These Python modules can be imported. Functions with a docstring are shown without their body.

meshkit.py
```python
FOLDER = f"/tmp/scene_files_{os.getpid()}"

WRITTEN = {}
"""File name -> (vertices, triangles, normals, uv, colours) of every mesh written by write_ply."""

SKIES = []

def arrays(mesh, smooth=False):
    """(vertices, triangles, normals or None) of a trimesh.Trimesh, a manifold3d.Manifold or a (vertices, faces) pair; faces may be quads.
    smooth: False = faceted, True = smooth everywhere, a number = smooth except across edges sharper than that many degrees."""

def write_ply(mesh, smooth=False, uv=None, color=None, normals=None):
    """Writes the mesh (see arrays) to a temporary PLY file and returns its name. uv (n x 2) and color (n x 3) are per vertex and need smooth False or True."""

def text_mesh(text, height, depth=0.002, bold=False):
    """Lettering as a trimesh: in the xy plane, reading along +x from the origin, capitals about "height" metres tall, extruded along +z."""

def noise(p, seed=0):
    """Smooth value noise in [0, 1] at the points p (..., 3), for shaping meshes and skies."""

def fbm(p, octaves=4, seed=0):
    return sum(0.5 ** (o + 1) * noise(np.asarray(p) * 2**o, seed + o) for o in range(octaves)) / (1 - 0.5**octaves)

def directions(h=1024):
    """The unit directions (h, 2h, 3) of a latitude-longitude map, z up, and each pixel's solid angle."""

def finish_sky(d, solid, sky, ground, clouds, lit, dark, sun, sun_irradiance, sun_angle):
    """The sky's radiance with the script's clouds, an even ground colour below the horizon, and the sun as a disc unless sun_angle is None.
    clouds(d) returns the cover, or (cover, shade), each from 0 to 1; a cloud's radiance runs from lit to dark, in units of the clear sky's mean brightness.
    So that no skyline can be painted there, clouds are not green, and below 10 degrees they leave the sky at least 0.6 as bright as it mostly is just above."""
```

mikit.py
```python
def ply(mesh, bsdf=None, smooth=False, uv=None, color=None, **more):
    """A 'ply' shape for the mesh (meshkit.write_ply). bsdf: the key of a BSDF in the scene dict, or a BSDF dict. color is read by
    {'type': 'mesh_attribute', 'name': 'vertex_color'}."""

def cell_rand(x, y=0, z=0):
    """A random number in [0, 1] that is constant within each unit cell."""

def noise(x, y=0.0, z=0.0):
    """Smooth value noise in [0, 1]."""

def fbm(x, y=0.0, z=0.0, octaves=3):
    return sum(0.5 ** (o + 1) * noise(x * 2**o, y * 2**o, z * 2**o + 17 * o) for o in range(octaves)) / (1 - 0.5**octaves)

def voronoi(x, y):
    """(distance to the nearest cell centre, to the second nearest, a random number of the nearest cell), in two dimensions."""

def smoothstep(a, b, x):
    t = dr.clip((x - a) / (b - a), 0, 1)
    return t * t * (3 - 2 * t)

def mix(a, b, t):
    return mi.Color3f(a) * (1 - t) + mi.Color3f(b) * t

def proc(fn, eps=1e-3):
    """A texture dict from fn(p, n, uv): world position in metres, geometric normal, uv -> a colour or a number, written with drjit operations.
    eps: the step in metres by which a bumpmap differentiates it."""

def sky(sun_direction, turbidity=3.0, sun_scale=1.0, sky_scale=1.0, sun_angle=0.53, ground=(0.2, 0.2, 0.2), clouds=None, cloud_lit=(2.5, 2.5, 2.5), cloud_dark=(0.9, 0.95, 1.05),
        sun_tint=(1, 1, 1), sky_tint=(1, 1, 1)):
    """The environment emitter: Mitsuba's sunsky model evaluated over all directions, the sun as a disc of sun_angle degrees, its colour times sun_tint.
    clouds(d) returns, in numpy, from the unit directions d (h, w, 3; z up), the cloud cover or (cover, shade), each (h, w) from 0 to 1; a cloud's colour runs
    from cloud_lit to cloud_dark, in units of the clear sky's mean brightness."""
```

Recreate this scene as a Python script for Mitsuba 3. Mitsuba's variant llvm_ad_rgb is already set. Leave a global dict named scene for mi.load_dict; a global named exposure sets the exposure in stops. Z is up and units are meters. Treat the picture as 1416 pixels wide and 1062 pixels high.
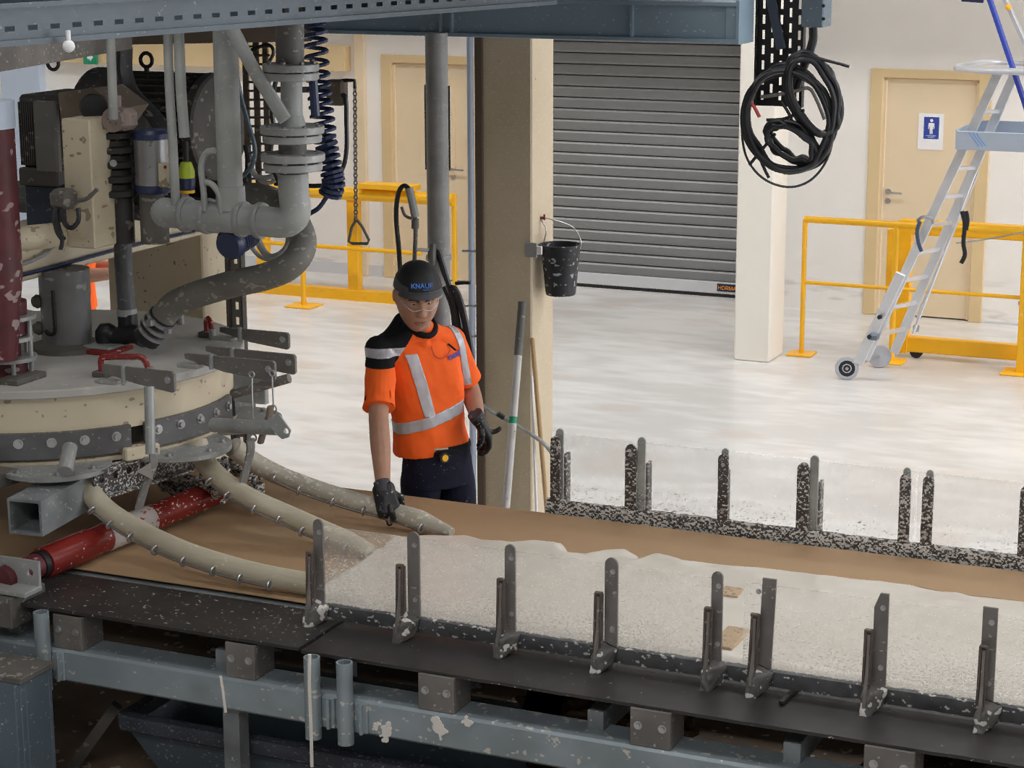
import math, random, numpy as np, trimesh, manifold3d, shapely, drjit as dr, mitsuba as mi, mikit, meshkit
from shapely.geometry import Polygon, Point, box as sbox, LineString
from mikit import proc, noise, fbm, voronoi, cell_rand, smoothstep, mix
random.seed(7); rng = np.random.default_rng(7)
T = mi.ScalarTransform4f
scene, labels = {'type': 'scene'}, {}

# ---------------------------------------------------------------- camera, light, exposure
scene['camera'] = {'type': 'perspective', 'fov': 27.9210, 'fov_axis': 'x', 'near_clip': 0.05, 'far_clip': 200.0,
                   'to_world': T().look_at(origin=(0,0,3.4), target=(-1.982,4.451,2.275), up=(-0.089,0.207,0.974))}
exposure = -0.67
ROOF_Z = 7.2
# rooflights in the hall ceiling: x, y, size x, size y, radiance
ROOFLIGHTS = [(-10.0, 12.3, 5.0, 1.6, 15.5), (-3.8, 12.3, 5.0, 1.6, 15.5), (2.4, 12.3, 5.0, 1.6, 15.5),
              (-3.0, 5.2, 5.0, 1.4, 7.5), (3.5, 5.2, 5.0, 1.4, 5.5), (-1.0, -1.5, 7.0, 2.0, 14.0)]

SIDE_E = 6.0    # radiance of the tall window in the end wall on the right

# ---------------------------------------------------------------- helpers
def nrm(v):
    v = np.asarray(v, float); return v / (np.linalg.norm(v) + 1e-12)
def reg(name, mesh, mat, parent=None, smooth=30, **kw):
    base = (parent + '__' if parent else '') + name
    key, i = base, 0
    while key in scene or (parent is None and key in labels and key != base):
        i += 1; key = f'{base}_{i:03d}'
    if mesh.volume < 0: mesh.invert()
    scene[key] = mikit.ply(mesh, mat, smooth=smooth, **kw)
    return key
def thing(name, label, cat, group=None, kind=None):
    key, i = name, 0
    while key in labels or key in scene:
        i += 1; key = f'{name}_{i:03d}'
    labels[key] = {'label': label, 'category': cat}
    if group: labels[key]['group'] = group
    if kind: labels[key]['kind'] = kind
    return key
def solo(name, mesh, mat, label, cat, group=None, kind=None, smooth=30):
    k = thing(name, label, cat, group, kind)
    scene[k] = mikit.ply(mesh, mat, smooth=smooth)
    return k
def struct(name, mesh, mat, label=None, smooth=False):
    scene[name] = mikit.ply(mesh, mat, smooth=smooth)
    labels[name] = {'kind': 'structure', 'label': label or name.replace('_', ' '), 'category': name.split('_')[0]}
    return name
def cat(*ms):
    ms = [m for x in ms for m in (x if isinstance(x, (list, tuple)) else [x])]
    return trimesh.util.concatenate(ms)
def frame(d, up=(0, 0, 1)):
    d = nrm(d); up = np.asarray(up, float)
    if abs(d @ nrm(up)) > .98: up = np.array([0, 1., 0]) if abs(d[1]) < .9 else np.array([1., 0, 0])
    s = nrm(np.cross(up, d)); return s, np.cross(d, s), d      # side, up, along
def hull(pts):
    return trimesh.convex.convex_hull(np.asarray(pts, float))
def cbox(c, s, ax=None, b=0.0):
    """box of centre c and size s, edges cut back by b, axes ax (3 rows)"""
    h = np.asarray(s, float) / 2; b = min(b, h.min() * .8)
    sg = np.array([[i, j, k] for i in (-1, 1) for j in (-1, 1) for k in (-1, 1)], float)
    if b <= 0:
        p = sg * h
    else:
        p = np.vstack([sg * (h - b * np.array(v)) for v in ((0, 1, 1), (1, 0, 1), (1, 1, 0))])
    if ax is not None: p = p @ np.asarray(ax)
    return hull(p + np.asarray(c, float))
def box3(x0, x1, y0, y1, z0, z1, b=0.0):
    return cbox(((x0 + x1) / 2, (y0 + y1) / 2, (z0 + z1) / 2), (abs(x1 - x0), abs(y1 - y0), abs(z1 - z0)), None, b)
def bar(p0, p1, w, h, up=(0, 0, 1), b=.002):
    p0, p1 = np.asarray(p0, float), np.asarray(p1, float)
    s, u, d = frame(p1 - p0, up)
    return cbox((p0 + p1) / 2, (w, h, np.linalg.norm(p1 - p0)), np.array([s, u, d]), b)
def spline(pts, seg=6, closed=False):
    p = np.asarray(pts, float); n = len(p); out = []
    for i in range(n if closed else n - 1):
        a, b = p[i], p[(i + 1) % n]
        z = p[(i - 1) % n] if (closed or i > 0) else 2 * a - b
        c = p[(i + 2) % n] if (closed or i + 2 < n) else 2 * b - a
        for t in np.linspace(0, 1, seg, endpoint=False):
            out.append(.5 * (2 * a + (b - z) * t + (2 * z - 5 * a + 4 * b - c) * t * t + (3 * a - z - 3 * b + c) * t ** 3))
    if not closed: out.append(p[-1])
    return np.array(out)
def tube(pts, r, n=10, seg=6, smooth=True, closed=False, squash=1.0, flat=None):
    """swept round tube; r a number or one radius per control point; squash flattens along the transported 'flat' normal"""
    ctl = np.asarray(pts, float)
    p = spline(ctl, seg, closed) if smooth and len(ctl) > 2 else ctl
    rr = np.full(len(p), float(r)) if np.isscalar(r) else np.interp(np.linspace(0, 1, len(p)), np.linspace(0, 1, len(ctl)), r)
    t = (np.roll(p, -1, 0) - np.roll(p, 1, 0)) if closed else np.gradient(p, axis=0)
    t /= np.linalg.norm(t, axis=1, keepdims=True) + 1e-12
    a = np.asarray(flat, float) if flat is not None else frame(t[0])[0]
    rings = []
    ang = np.arange(n) * 2 * np.pi / n
    for i in range(len(p)):
        a = nrm(a - t[i] * (a @ t[i])); b = np.cross(t[i], a)
        rings.append(p[i] + rr[i] * (np.cos(ang)[:, None] * a * squash + np.sin(ang)[:, None] * b))
    v = np.array(rings).reshape(-1, 3); m = len(p); f = []
    for i in range(m if closed else m - 1):
        k = (i + 1) % m
        for j in range(n):
            q = (j + 1) % n
            f += [[i * n + j, i * n + q, k * n + q], [i * n + j, k * n + q, k * n + j]]
    if not closed:
        v = np.vstack([v, p[0], p[-1]]); c0, c1 = len(v) - 2, len(v) - 1
        for j in range(n):
            q = (j + 1) % n
            f += [[c0, q, j], [c1, (m - 1) * n + j, (m - 1) * n + q]]
    return trimesh.Trimesh(v, np.array(f), process=False)
def cyl(p0, p1, r, n=20, r2=None):
    p0, p1 = np.asarray(p0, float), np.asarray(p1, float)
    return tube([p0, p1], [r, r if r2 is None else r2], n, smooth=False)
def lathe(prof, p, axis=(0, 0, 1), n=32):
    """prof: (radius, height along axis) from bottom to top, closed at both ends"""
    s, u, d = frame(axis); ang = np.arange(n) * 2 * np.pi / n
    prof = np.asarray(prof, float); m = len(prof)
    v = [np.asarray(p, float) + r * (np.cos(ang)[:, None] * s + np.sin(ang)[:, None] * u) + h * d for r, h in prof]
    v = np.array(v).reshape(-1, 3); f = []
    for i in range(m - 1):
        for j in range(n):
            q = (j + 1) % n
            f += [[i * n + j, i * n + q, (i + 1) * n + q], [i * n + j, (i + 1) * n + q, (i + 1) * n + j]]
    v = np.vstack([v, np.asarray(p, float) + prof[0][1] * d, np.asarray(p, float) + prof[-1][1] * d])
    for j in range(n):
        q = (j + 1) % n
        f += [[m * n, q, j], [m * n + 1, (m - 1) * n + j, (m - 1) * n + q]]
    return trimesh.Trimesh(v, np.array(f), process=False)
def torus(c, R, r, axis=(0, 0, 1), n=24, m=8):
    s, u, d = frame(axis); a = np.arange(n) * 2 * np.pi / n
    return tube([np.asarray(c, float) + R * (math.cos(t) * s + math.sin(t) * u) for t in a], r, m, smooth=False, closed=True)
def ext(poly, o, ex, ey, depth):
    """shapely polygon laid in the plane o + x*ex + y*ey, extruded by depth along ex x ey"""
    ex, ey = nrm(ex), nrm(ey); ez = np.cross(ex, ey)
    ms = []
    for g in getattr(poly, 'geoms', [poly]):
        m = trimesh.creation.extrude_polygon(g, depth, engine='earcut')
        v = np.asarray(m.vertices)
        m = trimesh.Trimesh(np.asarray(o, float) + v[:, :1] * ex + v[:, 1:2] * ey + v[:, 2:] * ez, m.faces, process=False)
        ms.append(m)
    return cat(ms)
def sph(c, r, sub=2, s=(1, 1, 1)):
    m = trimesh.creation.icosphere(subdivisions=sub, radius=r); m.vertices = m.vertices * np.asarray(s) + np.asarray(c, float); return m
def bolt(p, d, r=.012, h=.01):
    """hexagonal head on a washer"""
    p, d = np.asarray(p, float), nrm(d)
    return cat(cyl(p, p + d * h * .3, r * 1.5, 14), cyl(p + d * h * .3, p + d * h * 1.3, r, 6))
def lift(m, amp, freq, seed=0):
    """uneven surface: vertices moved along their normals by noise"""
    v = np.array(m.vertices); n = np.array(m.vertex_normals)
    m.vertices = v + n * (meshkit.fbm(v * freq, 3, seed)[:, None] - .5) * 2 * amp
    return m
def text_on(txt, h, o, ex, ey, depth=.002, bold=False, center=True):
    m = meshkit.text_mesh(txt, h, depth, bold); v = np.asarray(m.vertices)
    if center: v = v - np.array([(v[:, 0].min() + v[:, 0].max()) / 2, (v[:, 1].min() + v[:, 1].max()) / 2, 0])
    ex, ey = nrm(ex), nrm(ey); ez = np.cross(ex, ey)
    return trimesh.Trimesh(np.asarray(o, float) + v[:, :1] * ex + v[:, 1:2] * ey + v[:, 2:] * ez, m.faces, process=False)

# ---------------------------------------------------------------- materials
def rgb(c): return {'type': 'rgb', 'value': list(c)}
def pm(key, color, rough=.5, metal=0.0, spec=.5, bump=None, **kw):
    d = {'type': 'principled', 'base_color': rgb(color) if not callable(color) else proc(color),
         'roughness': rough if not callable(rough) else proc(rough), 'metallic': metal, 'specular': spec, **kw}
    if bump: d = {'type': 'bumpmap', 'nested': d, 'arbitrary': proc(bump[0]), 'scale': bump[1]}
    scene[key] = d
def flecked(base, fleck, size, amount, vary=.35, vfreq=4.0):
    """painted or bare metal with patchy tone and dried plaster flecks"""
    from scipy.stats import norm
    thr = float(.5 + .155 * norm.ppf(1 - amount))
    def fn(p, n, uv):
        t = fbm(p.x * vfreq, p.y * vfreq, p.z * vfreq)
        a = noise(p.x * size, p.y * size, p.z * size); b = noise(p.x * size * 2.3 + 9, p.y * size * 2.3, p.z * size * 2.3)
        big = fbm(p.x * 2.1 + 3, p.y * 2.1, p.z * 2.1)
        m = smoothstep(thr - .02, thr + .05, a * .6 + b * .4 + (big - .5) * .25)
        c = mi.Color3f(base) * (1 - vary + 2 * vary * t)
        return mix(c, fleck, m)
    return fn
def floor_col(p, n, uv):
    a = fbm(p.x * .55, p.y * 1.3, 0.0, 4); b = fbm(p.x * 3.5 + 5, p.y * 9.0, 2.0, 3); c = fbm(p.x * 2.2 + 11, p.y * 2.6 + 4, 7.0, 4)
    col = mix((.53, .52, .505), (.66, .655, .645), smoothstep(.3, .7, a * .6 + b * .4))
    return mix(col, (.50, .43, .37), smoothstep(.58, .78, c) * .35)
def floor_rough(p, n, uv):
    return .16 + .28 * fbm(p.x * 1.7, p.y * 3.0, 3.0)
pm('m_floor', floor_col, floor_rough, spec=.55)
def wall_col(p, n, uv):
    a = fbm(p.x * 1.3, p.y, p.z * 1.1, 3); s = noise(p.x * 9, p.y, p.z * 6)
    dirt = smoothstep(.55, .75, fbm(p.x * 2.5, 4.0, p.z * 9.0, 4)) * smoothstep(.5, .15, p.z)
    c = mix((.78, .755, .72), (.84, .82, .79), a * .7 + s * .3)
    return mix(c, (.42, .40, .38), dirt * .5)
pm('m_wall', wall_col, .75, spec=.3)
pm('m_hallgrey', (.20, .20, .205), .8)
pm('m_tray', flecked((.095, .118, .14), (.20, .22, .23), 60, 0.03, .15, 3.0), .45, .2)
pm('m_beamblue', flecked((.22, .30, .37), (.36, .42, .46), 50, 0.03, .12, 3.0), .42)
pm('m_tan', lambda p, n, uv: mix((.62, .47, .26), (.70, .54, .31), fbm(p.x * 3, p.y * 3, p.z * 2)), .5)
pm('m_doorleaf', lambda p, n, uv: mix((.70, .57, .39), (.76, .63, .45), fbm(p.x * 2, p.y * 2, p.z * 2)), .42)
pm('m_shutter', lambda p, n, uv: mix((.21, .215, .22), (.28, .285, .29), fbm(p.x * 1.2, p.y, p.z * 9)), .38, .25)
pm('m_lightgrey', (.60, .61, .64), .5)
def col_paint(p, n, uv):
    d = noise(p.x * 120, p.y * 120, p.z * 120); e = noise(p.x * 21 + 7, p.y * 21, p.z * 21); f = fbm(p.x * 5, p.y * 5, p.z * 2.5, 4)
    c = mix((.52, .43, .305), (.62, .52, .38), f)
    c = mix(c, (.70, .63, .52), smoothstep(.72, .86, d) * .4)
    return mix(c, (.06, .05, .04), smoothstep(.90, .95, e * .7 + d * .3))
pm('m_column', col_paint, .6)
pm('m_whitecol', lambda p, n, uv: mix((.80, .76, .69), (.85, .81, .74), fbm(p.x * 3, p.y * 3, p.z * 2)), .6)
pm('m_galv', flecked((.29, .345, .375), (.60, .58, .54), 44, 0.061, .3, 7.0), .42, .35)
pm('m_bluesteel', flecked((.125, .17, .21), (.42, .45, .47), 68, 0.038, .15, 3.0), .42, .2)
pm('m_dark', flecked((.030, .027, .027), (.42, .39, .36), 70, 0.030, .5, 6.0), .42, .1)
pm('m_darkplate', flecked((.19, .175, .165), (.40, .37, .34), 68, 0.057, .4, 9.0), .42, .3)
pm('m_crust', flecked((.055, .05, .048), (.62, .60, .57), 120, .50, .4, 9.0), .7)
pm('m_paper', lambda p, n, uv: mix((.345, .225, .128), (.385, .255, .148), fbm(p.x * 1.0, p.y * 8, p.z * 8) * .7 + noise(p.x * 150, p.y * 150, 0.0) * .3), .62, spec=.25)
pm('m_slurry', lambda p, n, uv: mix((.52, .475, .41), (.62, .585, .525), fbm(p.x * 4, p.y * 6, p.z * 6, 4)), .35)
pm('m_cream', flecked((.58, .51, .375), (.30, .24, .17), 31, 0.049, .2, 3.0), .45)
pm('m_greypipe', flecked((.33, .345, .335), (.42, .42, .40), 51, 0.061, .42, 5.0), .5)
pm('m_dusty', flecked((.105, .098, .088), (.24, .22, .20), 37, 0.084, .45, 7.0), .7)
pm('m_flange', flecked((.30, .31, .305), (.45, .45, .43), 68, 0.057, .3, 9.0), .45, .2)
pm('m_motor', flecked((.060, .054, .050), (.20, .17, .15), 34, 0.084, .5, 8.0), .6)
pm('m_red', flecked((.21, .018, .014), (.62, .52, .47), 76, 0.049, .25, 6.0), .3)
pm('m_maroon', flecked((.095, .016, .022), (.30, .22, .22), 24, 0.114, .5, 8.0), .5)
pm('m_disc', flecked((.42, .41, .39), (.46, .44, .41), 27, 0.095, .25, 4.0), .55)
pm('m_rubber', (.014, .014, .016), .4)
pm('m_cable', (.020, .021, .025), .35)
pm('m_hosecream', flecked((.46, .415, .315), (.62, .57, .47), 34, 0.053, .10, 5.0), .45)
pm('m_hosedusty', flecked((.42, .39, .32), (.60, .57, .52), 68, 0.114, .2, 9.0), .6)
pm('m_yellow', flecked((.88, .46, .008), (.80, .52, .16), 37, 0.046, .06, 3.0), .35)
pm('m_alu', flecked((.70, .71, .74), (.85, .85, .85), 68, 0.053, .12, 6.0), .32, .6)
pm('m_steel', (.45, .45, .46), .3, .8)
pm('m_white', (.80, .80, .82), .5)
pm('m_blue', (.020, .045, .30), .35)
pm('m_navyhose', (.022, .032, .085), .35)
pm('m_signblue', (.03, .06, .33), .4)
pm('m_paleblue', (.50, .58, .70), .4)
pm('m_black', (.012, .012, .014), .5)
pm('m_bucket', flecked((.018, .019, .023), (.33, .35, .38), 37, 0.091, .3, 9.0), .5)
pm('m_wood', lambda p, n, uv: mix((.42, .27, .13), (.55, .38, .20), fbm(p.x * 40, p.y * 40, p.z * 3)), .6)
pm('m_green', (.01, .25, .13), .4)
pm('m_label', (.015, .015, .05), .4)
pm('m_labelorange', (.85, .33, .03), .5)
pm('m_ringplate', flecked((.115, .115, .120), (.24, .22, .20), 51, 0.061, .35, 9.0), .45, .3)
pm('m_lever', flecked((.165, .155, .145), (.30, .28, .26), 85, 0.057, .35, 9.0), .5, .2)
pm('m_postgrey', flecked((.17, .17, .175), (.33, .32, .31), 24, 0.084, .4, 6.0), .5, .1)
pm('m_greyhose', flecked((.085, .087, .095), (.20, .19, .18), 51, 0.068, .3, 9.0), .5)
pm('m_greyhose2', flecked((.165, .158, .142), (.30, .28, .25), 37, 0.068, .25, 7.0), .55)
pm('m_duskpipe', flecked((.13, .125, .118), (.26, .25, .23), 44, 0.076, .35, 6.0), .55)
pm('m_motorgrey', flecked((.13, .125, .118), (.22, .20, .18), 31, 0.076, .3, 6.0), .6)
pm('m_navydull', flecked((.030, .042, .070), (.12, .12, .13), 51, 0.076, .4, 9.0), .6)
pm('m_browndust', flecked((.15, .115, .085), (.26, .21, .16), 27, 0.084, .35, 6.0), .7)
pm('m_blackdust', flecked((.018, .017, .017), (.12, .10, .085), 27, 0.076, .5, 6.0), .55)
pm('m_pinkdust', flecked((.26, .20, .18), (.12, .10, .09), 44, 0.076, .35, 9.0), .6)
pm('m_steeldull', flecked((.33, .33, .33), (.20, .18, .16), 37, 0.057, .25, 6.0), .3, .6)
pm('m_lime', (.45, .55, .04), .4)
pm('m_chain', (.16, .15, .15), .45, .4)
pm('m_strap', flecked((.17, .165, .16), (.36, .35, .33), 58, 0.095, .4, 9.0), .55)
pm('m_crustlight', flecked((.44, .40, .375), (.30, .05, .04), 68, 0.076, .25, 9.0), .75)
pm('m_galvdusty', flecked((.20, .22, .23), (.42, .40, .37), 58, 0.076, .4, 9.0), .5, .2)
pm('m_rustbeam', (.12, .085, .06), .7)
pm('m_skin', lambda p, n, uv: mix((.36, .185, .125), (.44, .245, .17), fbm(p.x * 38, p.y * 38, p.z * 38) * .7 + .3 * noise(p.x * 260, p.y * 260, p.z * 260)), .5, spec=.35)
pm('m_lip', (.30, .13, .10), .45)
pm('m_eye', (.62, .60, .57), .25)
pm('m_hair', (.030, .022, .017), .6)
pm('m_orange', lambda p, n, uv: mix((.93, .125, .018), (1.0, .155, .025), fbm(p.x * 14, p.y * 14, p.z * 14)), .75, spec=.2, sheen=.3)
pm('m_silver', lambda p, n, uv: mix((.42, .41, .45), (.60, .59, .64), fbm(p.x * 22, p.y * 22, p.z * 22)), .38, .25)
pm('m_blackcloth', (.010, .010, .012), .8, spec=.2)
pm('m_navycloth', flecked((.011, .011, .026), (.30, .30, .34), 94, 0.027, .3, 9.0), .8, spec=.2)
pm('m_capblack', flecked((.009, .009, .011), (.10, .10, .11), 119, 0.019, .3, 9.0), .6)
pm('m_capgrey', (.055, .055, .062), .6)
scene['m_capgrey'] = {'type': 'twosided', 'nested': scene['m_capgrey']}
pm('m_logoblue', (.06, .20, .62), .5)
pm('m_logoviolet', (.13, .085, .42), .5)
pm('m_cordred', (.45, .05, .03), .5)
pm('m_clearframe', (.62, .55, .55), .2)
pm('m_glove', flecked((.008, .008, .009), (.36, .37, .36), 71, 0.038, .3, 9.0), .42)
pm('m_glovegrey', flecked((.050, .048, .060), (.30, .30, .28), 76, 0.030, .3, 9.0), .75)
pm('m_downpipe', flecked((.27, .265, .26), (.33, .32, .30), 58, 0.095, .3, 8.0), .5)
pm('m_bluepipe', (.58, .66, .82), .4)
pm('m_whitespat', flecked((.56, .54, .52), (.25, .23, .22), 68, 0.068, .2, 8.0), .6)
pm('m_strapnavy', (.05, .07, .12), .6)
pm('m_wheelgrey', (.42, .43, .47), .5)
pm('m_ladderblue', (.035, .06, .36), .4)
pm('m_traypale', (.43, .49, .58), .35, .3)
pm('m_stripeblue', (.12, .28, .62), .4)
pm('m_bluesteeldark', (.035, .05, .075), .5)
pm('m_cablegrey', (.05, .055, .06), .4)
pm('m_tagred', (.60, .10, .08), .5)
pm('m_blackblue', flecked((.045, .050, .068), (.17, .18, .20), 102, 0.076, .4, 12.0), .6)
pm('m_patch', flecked((.42, .31, .20), (.26, .19, .12), 60, .2, .2, 9.0), .7)
pm('m_scrap', (.36, .28, .20), .7)
pm('m_kraftscrap', (.26, .15, .07), .7)
pm('m_dirtshade', flecked((.13, .092, .062), (.36, .31, .26), 24, 0.10, .45, 5.0), .85)  # brown waste colour, taken darker to paint in the shade under the conveyor
pm('m_debris', flecked((.085, .052, .028), (.20, .14, .09), 44, 0.095, .5, 14.0), .85)
pm('m_rail', flecked((.075, .078, .084), (.50, .49, .47), 55, .15, .5, 16.0), .5)
pm('m_rustbar', flecked((.13, .10, .085), (.50, .48, .45), 76, 0.057, .4, 14.0), .35, .5)
pm('m_gusset', flecked((.085, .08, .077), (.55, .53, .50), 38, .26, .4, 12.0), .5)
pm('m_spatter', flecked((.062, .056, .056), (.60, .58, .55), 115, .30, .35, 14.0), .55)
pm('m_plasterspots', (.74, .71, .66), .7)
scene['m_glass'] = {'type': 'thindielectric', 'int_ior': 1.49}

def spatter(scale, lo, hi, film):
    def fn(p, n, uv):
        a = noise(p.x * scale, p.y * scale, p.z * scale * 1.1); b = noise(p.x * scale * 2.1 + 5, 3.0, p.z * scale * 2.1)
        c = fbm(p.x * 5.0, 1.0, p.z * 9.0, 3)
        low = smoothstep(1.16, .84, p.z)                       # dried drops grow denser towards the wet belt
        thr = lo + (hi - lo) * (1 - low) - (c - .5) * .25
        return dr.clip(film * (.6 + .8 * c) + .85 * smoothstep(thr, thr + .10, a * .62 + b * .38), 0, 1)
    return fn
scene['m_plasterfilm'] = {'type': 'principledthin', 'base_color': rgb((.86, .83, .78)), 'diff_trans': 1.1, 'roughness': .7}
scene['m_plexi_near'] = {'type': 'blendbsdf', 'weight': proc(spatter(150.0, .57, .74, .12)), 'a': {'type': 'thindielectric', 'int_ior': 1.2}, 'b': {'type': 'ref', 'id': 'm_plasterfilm'}}
scene['m_plexi_far'] = {'type': 'blendbsdf', 'weight': proc(spatter(120.0, .74, .95, .05)), 'a': {'type': 'thindielectric', 'int_ior': 1.2}, 'b': {'type': 'ref', 'id': 'm_plasterspots'}}

# ---------------------------------------------------------------- the hall
WY = 17.1
XL, XR, YF = -17.0, 7.0, -5.0
struct('floor', box3(XL - .3, XR + .3, YF - .3, 18.4, -.2, 0), 'm_floor', 'pale polished concrete floor with whitish scuffs')
def wall_with_holes(x0, x1, z1, holes, y, t):
    g = sbox(x0, 0, x1, z1)
    for h in holes: g = g.difference(sbox(*h))
    return ext(g, (0, y + t, 0), (1, 0, 0), (0, 0, 1), t)
D1 = (-4.255, -3.36); D2 = (-8.87, -7.97); SH = (-7.75, -5.32)
struct('wall_back', wall_with_holes(XL, XR, ROOF_Z, [(D1[0], -.01, D1[1], 2.06), (D2[0], -.01, D2[1], 2.06), (SH[0], -.01, SH[1], 3.0)], WY, .3), 'm_wall', 'off-white plastered back wall with two doors and a roller shutter')
struct('wall_left', box3(XL - .3, XL, YF, 17.4, 0, ROOF_Z), 'm_wall')
WIN = (7.6, 14.2, 0.9, 5.4)
g = sbox(YF, 0, 17.4, ROOF_Z).difference(sbox(WIN[0], WIN[2], WIN[1], WIN[3]))
struct('wall_right', ext(g, (XR, 0, 0), (0, 1, 0), (0, 0, 1), .3), 'm_wall')
m = trimesh.Trimesh([[XR + .15, WIN[0], WIN[2]], [XR + .15, WIN[1], WIN[2]], [XR + .15, WIN[1], WIN[3]], [XR + .15, WIN[0], WIN[3]]], [[0, 2, 1], [0, 3, 2]], process=False)
struct('window_side', m, 'm_white', 'large daylight window in the end wall of the hall')
scene['window_side']['emitter'] = {'type': 'area', 'radiance': rgb((SIDE_E * .94, SIDE_E * .985, SIDE_E * 1.04))}
struct('wall_front', box3(XL, XR, YF - .3, YF, 0, ROOF_Z), 'm_hallgrey')
g = sbox(XL, YF, XR, 17.4)
for (x, y, sx, sy, e) in ROOFLIGHTS: g = g.difference(sbox(x - sx / 2, y - sy / 2, x + sx / 2, y + sy / 2))
struct('ceiling', ext(g, (0, 0, ROOF_Z), (1, 0, 0), (0, 1, 0), .25), 'm_hallgrey')
for i, (x, y, sx, sy, e) in enumerate(ROOFLIGHTS):
    m = trimesh.Trimesh([[x - sx / 2, y - sy / 2, ROOF_Z + .2], [x + sx / 2, y - sy / 2, ROOF_Z + .2], [x + sx / 2, y + sy / 2, ROOF_Z + .2], [x - sx / 2, y + sy / 2, ROOF_Z + .2]], [[0, 2, 1], [0, 3, 2]], process=False)
    k = struct(f'window_{i + 1}', m, 'm_white', 'daylight panel in the hall ceiling')
    scene[k]['emitter'] = {'type': 'area', 'radiance': rgb((e, e * .985, e * .96))}
# upper floor over the strip in front of the back wall: its edge shades the tops of the wall and the shutter
struct('ceiling_gallery', box3(XL, XR, 16.0, WY, 3.25, 3.5), 'm_wall', 'gallery slab along the back wall')
# back of the shutter opening
struct('wall_shutter_reveal', box3(SH[0] - .2, SH[1] + .2, 17.6, 17.75, 0, 3.2), 'm_wall')

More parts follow.
